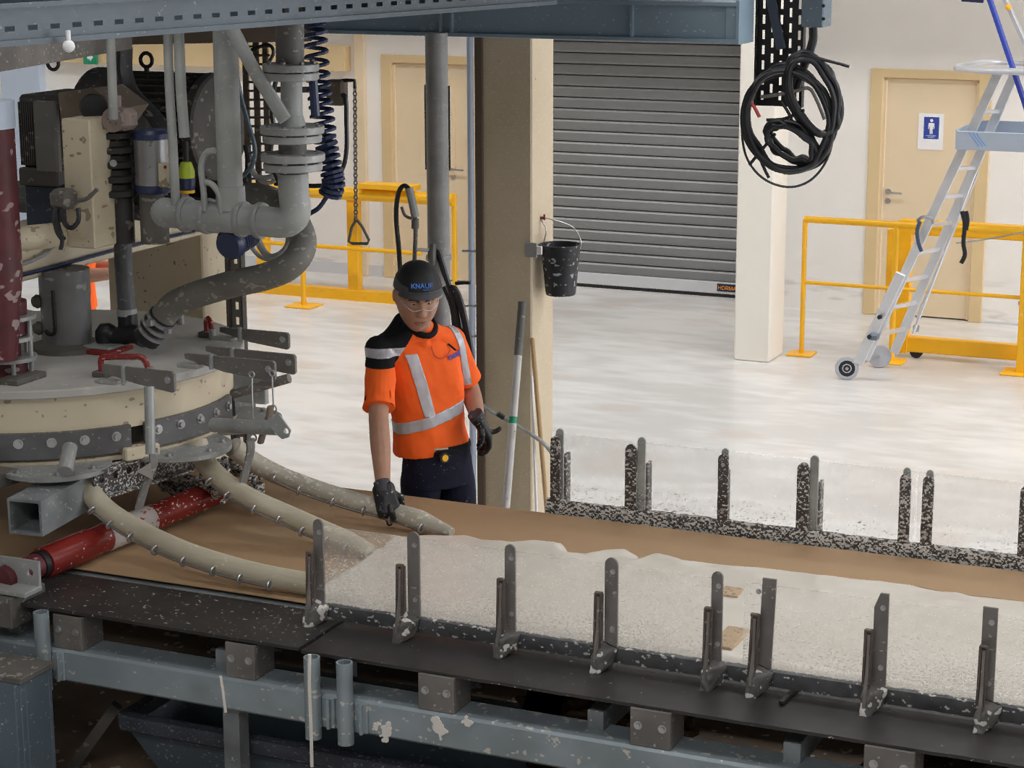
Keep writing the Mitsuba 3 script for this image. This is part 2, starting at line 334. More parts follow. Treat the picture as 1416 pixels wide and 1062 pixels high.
# roller shutter
sh = thing('roller_shutter', 'grey roller shutter of narrow horizontal slats closed between two columns', 'roller shutter')
prof = Polygon([(0, 0), (.012, .004), (.018, .02), (.018, .075), (.010, .088), (.004, .093), (0, .093), (-.012, .093), (-.012, 0)])
zz = .135
for k in range(29):
    reg('slat', ext(prof, (SH[1] - .02, 17.385, zz), (0, -1, 0), (0, 0, 1), SH[1] - SH[0] - .04), 'm_shutter', sh, smooth=False)
    zz += .1
reg('bottom_bar', box3(SH[0] + .02, SH[1] - .02, 17.35, 17.41, .03, .135, .004), 'm_lightgrey', sh)
reg('rubber_seal', box3(SH[0] + .02, SH[1] - .02, 17.355, 17.40, 0, .032, .004), 'm_rubber', sh)
for x in (SH[0] + .03, SH[1] - .03): reg('guide_rail', box3(x - .03, x + .03, 17.33, 17.36, 0, 3.0, .003), 'm_shutter', sh)
lx = -5.58
pl = reg('maker_plate', box3(lx - .13, lx + .13, 17.342, 17.35, .055, .122, .002), 'm_label', sh)
reg('lettering', text_on('HORMANN', .034, (lx, 17.341, .088), (1, 0, 0), (0, 0, 1), .002, True), 'm_labelorange', pl)

# doors
def door(name, label, x0, x1, mat_leaf):
    struct(name, box3(x0 + .05, x1 - .05, WY + .03, WY + .075, .012, 2.01, .003), 'm_doorleaf', label)
    fr = cat(box3(x0 - .06, x0 + .05, WY - .02, WY + .1, 0, 2.09, .006), box3(x1 - .05, x1 + .06, WY - .02, WY + .1, 0, 2.09, .006), box3(x0 + .04, x1 - .04, WY - .02, WY + .1, 2.015, 2.09, .006))
    reg('door_frame', fr, 'm_tan', name)
    reg('stop_trim', cat(box3(x0 + .045, x0 + .075, WY + .01, WY + .04, .01, 2.0, .004), box3(x1 - .075, x1 - .045, WY + .01, WY + .04, .01, 2.0, .004)), 'm_doorleaf', name)
    hx = x0 + .115 if name == 'door_1' else x1 - .245
    reg('handle', cat(cyl((hx, WY + .035, 1.06), (hx, WY + .022, 1.06), .024), tube([(hx, WY + .03, 1.06), (hx, WY - .02, 1.06), (hx + .03, WY - .03, 1.058), (hx + .13, WY - .03, 1.055)], .009, 8)), 'm_steel', name)
    reg('lock_rose', cyl((hx, WY + .035, .98), (hx, WY + .02, .98), .024), 'm_steel', name)
    reg('wall_lining', box3(x0, x1, WY + .12, WY + .16, 0, 2.06), 'm_wall', name)
door('door_1', 'tan washroom door with a blue pictogram notice behind the ladder', *D1, 'm_doorleaf')
door('door_2', 'tan door with a narrow glazed panel behind the yellow gate', *D2, 'm_doorleaf')
gx0, gx1 = -8.50, -8.235
reg('glazing_bead', ext(sbox(gx0 - .04, 1.0, gx1 + .04, 1.86).difference(sbox(gx0, 1.04, gx1, 1.82)), (0, WY + .035, 0), (1, 0, 0), (0, 0, 1), .022), 'm_doorleaf', 'door_2')
reg('pane', box3(gx0, gx1, WY + .022, WY + .029, 1.04, 1.82), 'm_black', 'door_2')
# notice on door 1
c = np.array((-3.8,17.13,1.578))
nt = thing('notice', 'white paper notice with blue washroom pictogram on tan door', 'notice')
reg('sheet', box3(c[0] - .105, c[0] + .105, 17.122, 17.128, c[2] - .15, c[2] + .15), 'm_white', nt)
q = reg('blue_panel', box3(c[0] - .058, c[0] + .068, 17.119, 17.122, c[2] - .06, c[2] + .122), 'm_signblue', nt)
fx, fz = c[0] + .005, c[2] + .035
fig = cat(ext(Point(0, .058).buffer(.0135), (fx, 17.119, fz), (1, 0, 0), (0, 0, 1), .002),
          ext(Polygon([(-.024, .038), (.024, .038), (.026, -.012), (.018, -.012), (.013, .02), (.011, -.055), (.002, -.055), (.001, -.015), (-.001, -.015), (-.002, -.055), (-.011, -.055), (-.013, .02), (-.018, -.012), (-.026, -.012)]), (fx, 17.119, fz), (1, 0, 0), (0, 0, 1), .002))
reg('pictogram', fig, 'm_white', q, smooth=False)
reg('caption_line', cat(box3(fx - .04, fx + .04, 17.117, 17.119, c[2] - .036, c[2] - .030), box3(fx - .025, fx + .025, 17.117, 17.119, c[2] - .049, c[2] - .044)), 'm_paleblue', q)
# pilaster, tan beam, far-left door trim on the wall
struct('trim_1', box3(-9.19, -9.09, WY - .05, WY, 0, 3.25, .004), 'm_doorleaf', 'tan pilaster strip on the back wall')
struct('trim_2', box3(-12.6, -9.25, WY - .12, WY, 1.93, 2.16, .004), 'm_tan', 'tan horizontal beam on the back wall behind the motor')
struct('trim_3', box3(-13.2, -12.72, WY - .1, WY, 0, 2.2, .004), 'm_paleblue', 'pale blue door lining at the far left of the back wall')
struct('baseboard_back', cat(box3(-12.7, D2[0] - .08, WY - .015, WY, 0, .11), box3(D1[1] + .08, XR, WY - .012, WY, 0, .02)), 'm_lightgrey', 'grey skirting at the foot of the back wall')
exs = thing('exit_sign', 'small green emergency exit sign on the wall behind the motor', 'sign')
c = np.array((-12.05,16.95,1.993))
reg('panel', box3(c[0] - .09, c[0] + .07, 16.94, 16.96, c[2] - .07, c[2] + .075, .002), 'm_green', exs)
reg('arrow', ext(Polygon([(-.03, .02), (.0, .02), (.0, .04), (.04, .0), (.0, -.04), (.0, -.02), (-.03, -.02)]), (c[0] - .01, 16.94, c[2]), (1, 0, 0), (0, 0, 1), .003), 'm_white', exs)
reg('bracket', box3(c[0] - .02, c[0] + .02, 16.96, WY, c[2] + .02, c[2] + .05), 'm_white', exs)

# columns
k = struct('column_1', box3(-4.665, -4.335, 10.0, 10.3, 0, ROOF_Z, .008), 'm_column', 'dusty tan square column behind the worker')
struct('column_2', box3(-4.755, -4.47, 14.88, 15.25, 0, ROOF_Z, .012), 'm_whitecol', 'cream white column at the right edge of the shutter')

# ---------------------------------------------------------------- conveyor
X0, X1 = -9.5, 2.6
ZP = .80
cv = thing('conveyor_frame', 'long dark steel conveyor frame with galvanised side beam in the foreground', 'conveyor')
def wavy_plate(x0, x1, y0, y1, z0, z1, n=120, amp=.004):
    xs = np.linspace(x0, x1, n); e = (meshkit.fbm(np.stack([xs * 14, xs * 0, xs * 0], 1), 3) - .5) * 2 * amp
    pts = list(zip(xs, y0 + e)) + [(x1, y1), (x0, y1)]
    return ext(Polygon(pts), (0, 0, z0), (1, 0, 0), (0, 1, 0), z1 - z0)
JX = (-3.58,6.175,0.785)[0]
for a, b, dz in ((-5.0, JX - .004, .004), (JX + .004, X1, -.004)):
    reg('deck_plate', wavy_plate(a, b, 6.14, 6.52, .772 + dz, .784 + dz, int((b - a) * 22)), 'm_dark', cv, smooth=False)
reg('belt_bed', box3(X0, X1, 6.5, 8.03, .70, .784, .004), 'm_galvdusty', cv)
reg('side_beam', box3(X0 + 4, X1, 6.12, 6.28, .505, .635, .010), 'm_galv', cv)
reg('inner_beam', box3(X0, X1, 7.0, 7.12, .42, .60, .006), 'm_galvdusty', cv)
reg('side_panel', box3(X0, X1, 7.985, 8.0, .03, .40, .002), 'm_galvdusty', cv)  # added unseen panel, sized to block light and view below the belt
reg('far_beam', box3(X0, X1, 7.86, 7.98, .60, .70, .006), 'm_galvdusty', cv)
struct('floor_1', box3(X0, X1, 5.2, 8.1, 0, .012), 'm_dirtshade', 'brown floor sheet under the conveyor, dirt with the shade painted in')  # sheet of dirt colour that also carries painted under-deck shade
for x in (-8.5, -6.2, -3.9, -1.6, .7):
    for y, z in ((7.06, .42), (7.92, .6), (6.20, .51)): reg('leg', bar((x, y, .012), (x, y, z), .07, .07), 'm_galvdusty', cv)
for xa in (-5.5, -4.9, -3.95, -3.05, -2.45, -1.75, -.9):                    # cross members under the bed
    reg('cross_member', bar((xa, 6.20, .66), (xa, 7.95, .66), .06, .09), 'm_galvdusty', cv)
for x, w in (((-4.595,6.13,0.718)[0], .13), ((-3.828,6.13,0.716)[0], .125), ((-3.026,6.13,0.715)[0], .140), ((-2.223,6.13,0.698)[0], .145), ((-1.408,6.13,0.709)[0], .165)):
    b = reg('bracket_plate', cat(box3(x - w / 2, x + w / 2, 6.128, 6.140, .636, .770, .002), box3(x + w / 2 - .010, x + w / 2, 6.138, 6.27, .636, .770, .002)), 'm_darkplate', cv)
    for sx in (-.3, .3): reg('bolt', bolt((x + sx * w, 6.128, .71), (0, -1, 0), .010, .008), 'm_steel', b)
for x, zt in (((-4.68,6.085,0.662)[0], .79), ((-3.5,6.085,0.67)[0], .785), ((-3.367,6.085,0.663)[0], .785)):
    pr = [(.0, .475), (.030, .475), (.030, zt), (.024, zt), (.024, zt - .05), (0, zt - .05)]
    t = reg('tube_post', lathe(pr, (x, 6.085, 0), (0, 0, 1), 20), 'm_galv', cv)
    reg('gusset', cat(box3(x + .02, x + .075, 6.108, 6.120, .512, .628, .003), box3(x + .05, x + .062, 6.09, 6.12, .512, .625, .002)), 'm_galv', t)
def splat(c, r, n, seed):
    g = np.random.default_rng(seed); u = Point(0, 0).buffer(r * .55, 6)
    for _ in range(n):
        a = g.uniform(0, 2 * math.pi); d = r * g.uniform(.3, 1.1); u = u.union(Point(d * math.cos(a), d * math.sin(a)).buffer(r * g.uniform(.10, .34), 5)).union(LineString([(0, 0), (d * math.cos(a), d * math.sin(a))]).buffer(r * g.uniform(.05, .14), 3))
    return ext(u, (c[0], 6.1205, c[2]), (1, 0, 0), (0, 0, 1), .005)
for i, (q, r) in enumerate((((-3.219,6.12,0.531), .035), ((-3.014,6.12,0.582), .04), ((-3.262,6.12,0.546), .018), ((-2.895,6.12,0.617), .022))):
    reg('plaster_splash', splat(q, r, 9, 40 + i), 'm_plasterspots', cv, smooth=False)
reg('plaster_drip', tube([(-3.907,6.118,0.637),(-3.9,6.118,0.582),(-3.891,6.118,0.497)], .006, 6), 'm_plasterspots', cv)
reg('plaster_drip', tube([(-3.489,6.052,0.807),(-3.493,6.052,0.683),(-3.491,6.052,0.517),(-3.492,6.052,0.377)], .007, 6), 'm_plasterspots', cv)
# strut and bits seen under the frame
solo('diagonal_strut', bar((-4.81,6.35,-0.018), (-4.59,6.42,0.303), .045, .045), 'm_dusty', 'dusty diagonal steel strut in the dark under the side beam', 'strut')
hp = thing('hopper', 'grey open steel hopper with blue-black rim under the side beam', 'hopper')
hx0, hx1 = (-4.48,6.265,0.302)[0], -2.6; hz = (-4.48,6.265,0.302)[2]
rim = cat(bar((hx0, 6.30, hz), (hx1, 6.30, hz), .07, .06, b=.008), bar((hx0, 7.0, hz), (hx1, 7.0, hz), .05, .05), bar((hx0, 6.3, hz), (hx0, 7.0, hz), .05, .05), bar((hx1, 6.3, hz), (hx1, 7.0, hz), .05, .05))
reg('rim', lift(rim.subdivide().subdivide(), .004, 30, 2), 'm_blackblue', hp)
v = np.array([(hx0 + .02, 6.29, .385 - .40 + hz), (hx1 - .02, 6.29, .385 - .40 + hz), (hx1 - .2, 6.42, .02), (hx0 + .11, 6.42, .02), (hx0 + .02, 6.31, .385 - .40 + hz), (hx1 - .02, 6.31, .385 - .40 + hz), (hx1 - .2, 6.44, .02), (hx0 + .11, 6.44, .02)])
reg('front_panel', hull(v), 'm_bluesteel', hp, smooth=False)
reg('rear_panel', hull(v * (1, -1, 1) + (0, 13.3, 0)), 'm_bluesteel', hp, smooth=False)
for sx, a in ((hx0, 1), (hx1, -1)):
    reg('end_panel', hull([(sx + a * .02, 6.29, .385 - .40 + hz), (sx + a * .02, 7.0, .385 - .40 + hz), (sx + a * .12, 6.42, .02), (sx + a * .12, 6.88, .02), (sx + a * .035, 6.29, .385 - .40 + hz), (sx + a * .035, 7.0, .385 - .40 + hz), (sx + a * .135, 6.42, .02), (sx + a * .135, 6.88, .02)]), 'm_bluesteel', hp, smooth=False)
reg('floor_panel', box3(hx0 + .1, hx1 - .1, 6.42, 6.9, .02, .035), 'm_bluesteel', hp)
SX = (-4.597,5.83,0.447)[0]
st = thing('steel_column', 'blue-grey steel column at the bottom left corner below the conveyor', 'column')
reg('shaft', cat(box3(-5.05, SX, 5.83, 5.86, 0, .60, .003), box3(SX - .03, SX, 5.86, 6.0, 0, .60, .003), box3(-5.05, SX, 6.0, 6.02, 0, .60, .003)), 'm_bluesteel', st)
reg('cap_plate', lift(box3(-5.06, SX + .01, 5.82, 6.03, .60, .625, .004).subdivide().subdivide(), .004, 40, 4), 'm_dusty', st)
reg('flange_rib', box3(SX - .015, SX - .002, 5.80, 5.83, 0, .6, .002), 'm_bluesteel', st)
ck = solo('paper_scrap', tube([(-2.841,6.55,0.601), (-2.747,6.6,0.589), (-2.733,6.5,0.529), (-2.762,6.4,0.52)], .05, 8, 6, squash=.15), 'm_scrap', 'curled beige paper scrap hanging below the deck between two bracket plates', 'paper')
def curl_sheet(a, b, drop, bow, n=10):
    a, b = np.asarray(a, float), np.asarray(b, float); v = []
    for t in np.linspace(0, 1, n):
        o = np.array([0, -bow * math.sin(t * 2.6), -drop * t])
        v += [a + o, b + o]
    v = np.array(v); f = []
    for i in range(n - 1): f += [[2 * i, 2 * i + 1, 2 * i + 3], [2 * i, 2 * i + 3, 2 * i + 2]]
    v2 = v + np.array([0, .003, 0]); m = len(v)
    f = f + [[p + m for p in q[::-1]] for q in f]
    return trimesh.Trimesh(np.vstack([v, v2]), f, process=False)
scene[ck] = mikit.ply(curl_sheet((-2.877,6.6,0.577), (-2.726,6.6,0.578), .24, .08), 'm_scrap', smooth=True)
solo('cardboard_strip', bar((-4.02, 6.45, .60), (-3.93, 6.75, .66), .05, .006), 'm_kraftscrap', 'torn brown cardboard strip in the gap under the dark deck', 'cardboard')
dirt = lift(trimesh.creation.icosphere(subdivisions=4, radius=1.0), .25, 6, 5)
dirt.vertices = dirt.vertices * (.55, .30, .20) * (.62, 1, 1) + np.array((-2.672,6.85,0.423)) + (0, 0, -.08)
solo('plaster_debris', dirt, 'm_debris', 'heap of brown crumbly waste seen through the gap under the deck', 'waste heap', kind='stuff')
dirt2 = lift(trimesh.creation.icosphere(subdivisions=4, radius=1.0), .25, 6, 8)
dirt2.vertices = dirt2.vertices * (.50, .30, .18) * (.7, 1, 1) + (-1.35, 6.85, .28)
solo('plaster_debris', dirt2, 'm_debris', 'second heap of brown waste under the deck at the lower right', 'waste heap', kind='stuff')
solo('deck_bar', bar((-1.826,6.321,0.79), (-1.814,6.522,0.79), .018, .014), 'm_dark', 'short loose dark bar lying on the deck between two panel brackets', 'bar')

# paper web and wet plaster on it
nx, ny = 200, 14
xs = np.linspace(-8.0, X1, nx); ys = np.linspace(6.555, 8.035, ny)
gx, gy = np.meshgrid(xs, ys, indexing='ij')
gz = ZP + .004 * (meshkit.fbm(np.stack([gx * 1.2, gy * 2, gx * 0], -1), 2, 3) - .5)
def grid_mesh(gx, gy, gz, thick):
    nx, ny = gx.shape; v = np.stack([gx, gy, gz], -1).reshape(-1, 3)
    i, j = np.meshgrid(np.arange(nx - 1), np.arange(ny - 1), indexing='ij'); a = (i * ny + j).ravel()
    f = np.vstack([np.stack([a, a + ny, a + ny + 1], 1), np.stack([a, a + ny + 1, a + 1], 1)])
    m = len(v); lo = v - [0, 0, thick]
    rim = [k * ny for k in range(nx)] + [(nx - 1) * ny + k for k in range(1, ny)] + [k * ny + ny - 1 for k in range(nx - 2, -1, -1)] + [k for k in range(ny - 2, 0, -1)]
    sf = []
    for q, w in zip(rim, rim[1:] + rim[:1]): sf += [[q, q + m, w + m], [q, w + m, w]]
    return trimesh.Trimesh(np.vstack([v, lo]), np.vstack([f, f[:, ::-1] + m, sf]), process=False)
solo('paper_web', grid_mesh(gx, gy, gz, .003), 'm_paper', 'wide brown kraft paper web running along the conveyor', 'paper web', smooth=40)
edge = np.array([(-3.945,6.844,0.82),(-4.076,7.142,0.82),(-4.055,7.316,0.82),(-3.934,7.414,0.82),(-3.798,7.416,0.82),(-3.663,7.486,0.82),(-3.551,7.535,0.82),(-3.454,7.521,0.82),(-3.318,7.536,0.82),(-3.246,7.6,0.82),(-3.158,7.616,0.82),(-3.076,7.489,0.82),(-2.996,7.503,0.82),(-2.935,7.593,0.82),(-2.879,7.639,0.82),(-2.78,7.544,0.82),(-2.734,7.649,0.82),(-2.597,7.582,0.82),(-2.451,7.594,0.82),(-2.263,7.614,0.82),(-2.099,7.625,0.82),(-1.945,7.632,0.82),(-1.684,7.638,0.82),(-1.453,7.615,0.82),(-1.259,7.634,0.82),(-0.975,7.612,0.82),(-0.512,7.631,0.82)])[:, :2]
edge = np.vstack([edge, [[X1, edge[-1][1]]]]); edge = edge[edge[:, 0] > (-3.919,6.957,0.82)[0]]
xs = np.concatenate([np.linspace(edge[0, 0], -1.0, 260), np.linspace(-.98, X1, 40)])
ye = np.interp(xs, edge[:, 0], edge[:, 1])
ts = np.linspace(0, 1, 46)
gx = xs[:, None] + 0 * ts; gy = 6.575 + (ye[:, None] - 6.575) * ts
prof = np.clip((1 - ts) / .10, 0, 1) ** .5 * np.clip(ts / .05 + .25, 0, 1)
q = np.stack([gx * 3.2 + gy * 2.0, gy * 7.0 - gx * 2.2, gx * 0], -1)
wr = np.abs(meshkit.fbm(q, 3, 11) - .5) * 2                         # soft folds near the far edge
near_edge = np.clip((ts - .45) / .4, 0, 1)
gz = ZP + .004 + prof * (.018 + .016 * near_edge * (1 - wr) * 1.6 + .006 * meshkit.fbm(q * 1.7, 3, 4))
solo('wet_plaster', grid_mesh(gx, gy, gz, .004), 'm_slurry', 'wet off-white plaster slurry spread over the near half of the brown paper web', 'plaster', smooth=True)

# splash panels, their rails and brackets
def panel(x0, x1, y, label):
    t = thing('splash_panel', label, 'panel', None)
    m = box3(x0, x1, y - .004, y + .004, .845, 1.155)
    scene[t] = mikit.ply(m, 'm_plexi_near' if y < 7 else 'm_plexi_far')
    return t
panel((-3.676,6.45,1.13)[0], (-2.099,6.45,1.154)[0], 6.45, 'long clear near splash panel spattered white, left of the open gap')
panel((-2.003,6.45,1.154)[0], 1.9, 6.45, 'clear near splash panel spattered white, right of the open gap')
panel((-3.39,8.08,1.087)[0], (-1.792,8.08,1.07)[0], 8.08, 'long clear far splash panel starting beside the tan column')
panel((-1.783,8.08,1.071)[0], 1.9, 8.08, 'clear far splash panel running out of the right edge of the photo')
def rail(x0, x1, y, mat, label, amp, seed):
    m = cbox(((x0 + x1) / 2, y, .825), (x1 - x0, .035, .06), None, .004)
    n = int((x1 - x0) / .02); xs = np.linspace(x0, x1, n)
    m = tube(np.stack([xs, xs * 0 + y, xs * 0 + .825], 1), .036, 8, smooth=False, squash=.62)
    v = np.array(m.vertices)
    v[:, 2] = .825 + np.where(v[:, 2] < .81, -.045 if y > 7 else -.028, np.clip(v[:, 2] - .825, -.028, .030)); v[:, 1] = y + np.clip(v[:, 1] - y, -.02, .02)
    m.vertices = v
    solo('panel_rail', lift(m, amp, 45, seed), mat, label, 'rail', smooth=40)
rail((-3.714,6.45,0.797)[0], 1.9, 6.45, 'm_rail', 'dark metal rail along the foot of the near splash panels', .004, 5)
rail((-3.427,8.08,0.817)[0], 1.9, 8.08, 'm_crust', 'plaster-crusted dark rail along the foot of the far splash panels', .011, 6)

def flat_bar(x, y, w, z0, z1, th=.008, top='round', lean=0.0):
    pts = [(-w / 2, z0)] + [(w / 2, z0)]
    if top == 'round': pts += [(w / 2 * math.cos(a), z1 - w / 2 + w / 2 * math.sin(a)) for a in np.linspace(0, np.pi, 9)]
    elif top == 'cut': pts += [(w / 2, z1), (-w * .1, z1), (-w / 2, z1 - .05)]
    else: pts += [(w / 2, z1), (-w / 2, z1)]
    return ext(Polygon(pts), (x, y, 0), (1, 0, lean * 0), (lean, 0, 1), th)
def near_bracket(x, kind, label, off, lean=0.0):
    """outer flat bar behind, slotted fin in front, splattered gusset at the foot"""
    t = thing('panel_bracket', label, 'bracket', 'brackets of the near splash panels')
    w = .048 if kind != 'slim' else .040
    reg('back_bar', flat_bar(x + off, 6.438, w, .862, 1.185, .010, {'round': 'round', 'slim': 'round', 'cut': 'cut', 'square': 'flat'}[kind], lean * .3), 'm_darkplate', t)
    fin = Polygon([(6.345, .776), (6.43, .776), (6.43, 1.05), (6.405, 1.055), (6.39, 1.05), (6.38, .93), (6.36, .86)])
    reg('fin', ext(fin, (x - .012, 0, 0), (0, 1, 0), (0, 0, 1), .010), 'm_darkplate', t, smooth=False)
    reg('clamp_bar', cat(bar((x - .020 - lean * .02, 6.392, .83), (x - .018 + lean * .03, 6.397, 1.065), .011, .018, (0, 1, 0), .003), bar((x - .002 - lean * .02, 6.392, .83), (x + .002 + lean * .03, 6.397, 1.065), .009, .018, (0, 1, 0), .003), bar((x - .022, 6.395, 1.062), (x + .006, 6.395, 1.062), .016, .010)), 'm_rustbar', t)
    g = hull([(x - .018, 6.34, .778), (x + .010, 6.34, .776), (x - .02, 6.43, .88), (x + .055, 6.425, .855), (x - .02, 6.36, .84), (x + .012, 6.365, .85), (x + .045, 6.41, .80), (x - .01, 6.43, .778)])
    for _ in range(3): g = g.subdivide()
    reg('gusset', lift(g, .006, 55, int(abs(x * 100))), 'm_gusset', t, smooth=40)
    for z in (.925, 1.135):
        reg('bolt', bolt((x + off + .006, 6.428, z), (0, -1, 0), .0065, .006), 'm_steel', t)
nb = [(-3.667, 'slim', .010, 'first', 'round'), (-3.290, 'round', .030, '', ''), (-2.885, 'slim', .012, '', ''), (-2.510, 'round', .026, '', ''), (-2.105, 'slim', .010, '', ''), (-1.940, 'square', -.012, '', ''), (-1.545, 'cut', .022, '', ''), (-1.165, 'square', .000, '', '')]
nbl = ['steel bracket at the left end of the near splash panel beside the cream hose end', 'round-topped steel bracket second from the left on the near splash panel', 'slim steel bracket third from the left on the near splash panel',
       'round-topped steel bracket fourth from the left on the near splash panel', 'slim steel bracket on the left side of the open gap in the near panels', 'leaning square-topped bracket on the right side of the open gap in the near panels',
       'grey bracket with a cut corner, second from the right on the near panel', 'narrow square-topped bracket at the right end of the near splash panel']
for (x, kind, off, _, _), lab in zip(nb, nbl): near_bracket(x, kind, lab, off, .12 if 'leaning' in lab else 0)
def far_bracket(x, off, label, w=.045):
    t = thing('panel_bracket', label, 'bracket', 'brackets of the far splash panels')
    reg('inner_bar', lift(flat_bar(x, 8.075, w, .85, 1.145, .012, 'round').subdivide().subdivide(), .002, 60, 3), 'm_spatter', t, smooth=False)
    if off:
        reg('outer_bar', flat_bar(x + off, 8.098, .036, .80, 1.175, .010, 'round'), 'm_greypipe', t, smooth=False)
        reg('fin', box3(x + off + .014, x + off + .028, 8.10, 8.15, .74, 1.06, .003), 'm_spatter', t)
    else:
        reg('outer_bar', flat_bar(x, 8.098, .030, .80, 1.165, .010, 'round'), 'm_greypipe', t, smooth=False)
        reg('fin', box3(x - .007, x + .007, 8.10, 8.15, .74, 1.06, .003), 'm_spatter', t)
    for z in (.90, 1.10): reg('bolt', bolt((x, 8.064, z), (0, -1, 0), .006, .006), 'm_steel', t)
fb = [(-3.385, .012, 'plaster-spattered bracket at the column end of the far splash panel'), (-3.03, .040, 'wide double bracket second from the column on the far splash panel'), (-2.612, 0, 'single spattered bracket third from the column on the far splash panel'),
      (-2.262, .040, 'wide double bracket fourth from the column on the far splash panel'), (-1.832, 0, 'spattered bracket just left of the joint between the far panels'), (-1.738, 0, 'dark bracket just right of the joint between the far panels'), (-1.345, .03, 'dark bracket on the far panel cut by the right edge of the photo')]
for x, off, lab in fb: far_bracket(x, off, lab, .052 if off > .03 else .045)

for q, sx, sy, lab in (((-2.301,7.236,0.838), .085, .05, 'small brown paper strip on the plaster seen in the gap between the near panels'), ((-2.147,6.748,0.838), .085, .11, 'mottled brown paper patch low in the gap between the near panels')):
    solo('paper_patch', box3(q[0] - sx / 2, q[0] + sx / 2, q[1] - sy, q[1] + sy, .8, q[2], .003), 'm_patch', lab, 'paper')

# ---------------------------------------------------------------- platform above the mixer
deck_z = 3.16
struct('ceiling_platform', box3(-9.5, -3.25, 6.95, 9.9, deck_z, deck_z + .05), 'm_bluesteel', 'underside of the steel platform above the mixer')
bm = thing('platform_beam', 'blue-grey painted steel beam at the top of the photo, ending before the shutter', 'beam')
reg('web_face', box3(-9.4, -3.08, 9.60, 9.62, 2.785, 2.94, .002), 'm_beamblue', bm)
reg('bottom_flange', box3(-9.4, -3.075, 9.57, 9.80, 2.765, 2.785, .003), 'm_beamblue', bm)
reg('top_flange', box3(-9.4, -3.075, 9.57, 9.80, 2.94, 2.96, .003), 'm_beamblue', bm)
reg('end_plate', cat(box3(-3.085, -3.065, 9.57, 9.80, 2.76, 2.97, .003), box3(-3.14, -3.085, 9.585, 9.60, 2.78, 2.945, .003)), 'm_beamblue', bm)
for x in (-4.66, -4.60, -3.62): reg('stiffener', box3(x - .006, x + .006, 9.575, 9.60, 2.785, 2.94), 'm_beamblue', bm)
for q in [(-3.908,9.6,2.951),(-3.697,9.6,2.954),(-3.311,9.6,2.96)]: reg('pipe_stub', cyl(np.array(q) + (0, .05, .06), np.array(q) + (0, .05, .02), .03, 14), 'm_galv', bm)
b2 = solo('cross_beam', bar((-4.532,5.613,2.92), (-5.092,7.378,2.891), .10, .13), 'm_darkplate', 'dark steel beam below the slotted tray in the upper left corner', 'beam')
solo('cross_beam', bar((-5.403,7.793,2.859), (-4.657,8.24,2.866), .12, .09), 'm_rustbeam', 'brown steel beam just under the slotted tray above the motor', 'beam')

# slotted cable tray
tray = thing('cable_tray', 'long blue-grey slotted cable tray crossing the upper left of the photo', 'cable tray')
TA, TB = np.array((-4.094,5.039,2.992)), np.array((-3.629,8.615,2.986))
td = nrm(TB - TA); tup = nrm(np.array([0, 0, 1.]) - td * td[2]); L = np.linalg.norm(TB - TA)
side = nrm(np.cross(td, tup))                                        # towards the viewer's right-hand side
g = sbox(0, 0, L, .125)
for k in range(int(L / .1)):
    g = g.difference(sbox(.03 + k * .1, .040, .03 + k * .1 + .042, .056))
reg('slotted_side', ext(g, TA, td, tup, .003), 'm_tray', tray, smooth=False)
reg('top_lip', ext(sbox(0, .112, L, .127), TA + side * .008, td, tup, .012), 'm_tray', tray)
reg('bottom_lip', ext(sbox(0, -.004, L, .014), TA + side * .008, td, tup, .012), 'm_tray', tray)
reg('tray_floor', bar(TA - side * .15 + tup * .004, TB - side * .15 + tup * .004, .30, .006, tup), 'm_black', tray)
reg('far_side', ext(sbox(0, 0, L, .10), TA - side * .30, td, tup, .003), 'm_tray', tray)
kn = np.array((-3.98,5.48,2.977))
solo('round_bolt_head', cat(sph(kn, .020, 2), cyl(kn, kn + (0, 0, .05), .008, 8)), 'm_white', 'pale round knob under the slotted tray in the upper left', 'knob')

# ---------------------------------------------------------------- plaster mixer
MC = np.array([-5.56, 7.37])
def onrim(r, deg, z): a = math.radians(deg); return np.array([MC[0] + r * math.cos(a), MC[1] + r * math.sin(a), z])
def radial(deg): a = math.radians(deg); return np.array([math.cos(a), math.sin(a), 0])
mx = thing('plaster_mixer', 'large round cream plaster mixer with grey lid plate above the brown paper', 'mixer')
reg('lid_plate', lathe([(0, 1.463), (.875, 1.463), (.88, 1.468), (.88, 1.495), (.874, 1.50), (0, 1.50)], (*MC, 0), n=96), 'm_disc', mx)
reg('drum_band', lathe([(.70, 1.30), (.835, 1.30), (.835, 1.463), (.70, 1.463)], (*MC, 0), n=96), 'm_cream', mx)
reg('drum_core', lathe([(.42, 1.10), (.62, 1.13), (.74, 1.20), (.78, 1.31), (.0, 1.31)], (*MC, 0), n=64), 'm_dusty', mx)
def arc_plate(r0, r1, a0, a1, z0, z1, n=24):
    t = np.radians(np.linspace(a0, a1, n))
    pts = [(MC[0] + r1 * math.cos(x), MC[1] + r1 * math.sin(x)) for x in t] + [(MC[0] + r0 * math.cos(x), MC[1] + r0 * math.sin(x)) for x in t[::-1]]
    return ext(Polygon(pts), (0, 0, z0), (1, 0, 0), (0, 1, 0), z1 - z0)
for a0, a1 in ((-122, -78), (-75, -30.5), (-26, 14), (17, 55), (58, 100), (103, 145), (148, 190), (193, 235)):
    s = reg('bolted_ring', arc_plate(.835, .858, a0, a1, 1.205, 1.315), 'm_ringplate', mx, smooth=40)
    for k in range(5):
        a = a0 + (a1 - a0) * (k + .5) / 5
        reg('bolt', bolt(onrim(.858, a, 1.275), radial(a), .014, .012), 'm_steel', s)
reg('lower_flange', lathe([(.70, 1.165), (.84, 1.170), (.845, 1.19), (.80, 1.205), (.70, 1.205)], (*MC, 0), n=80), 'm_cream', mx)
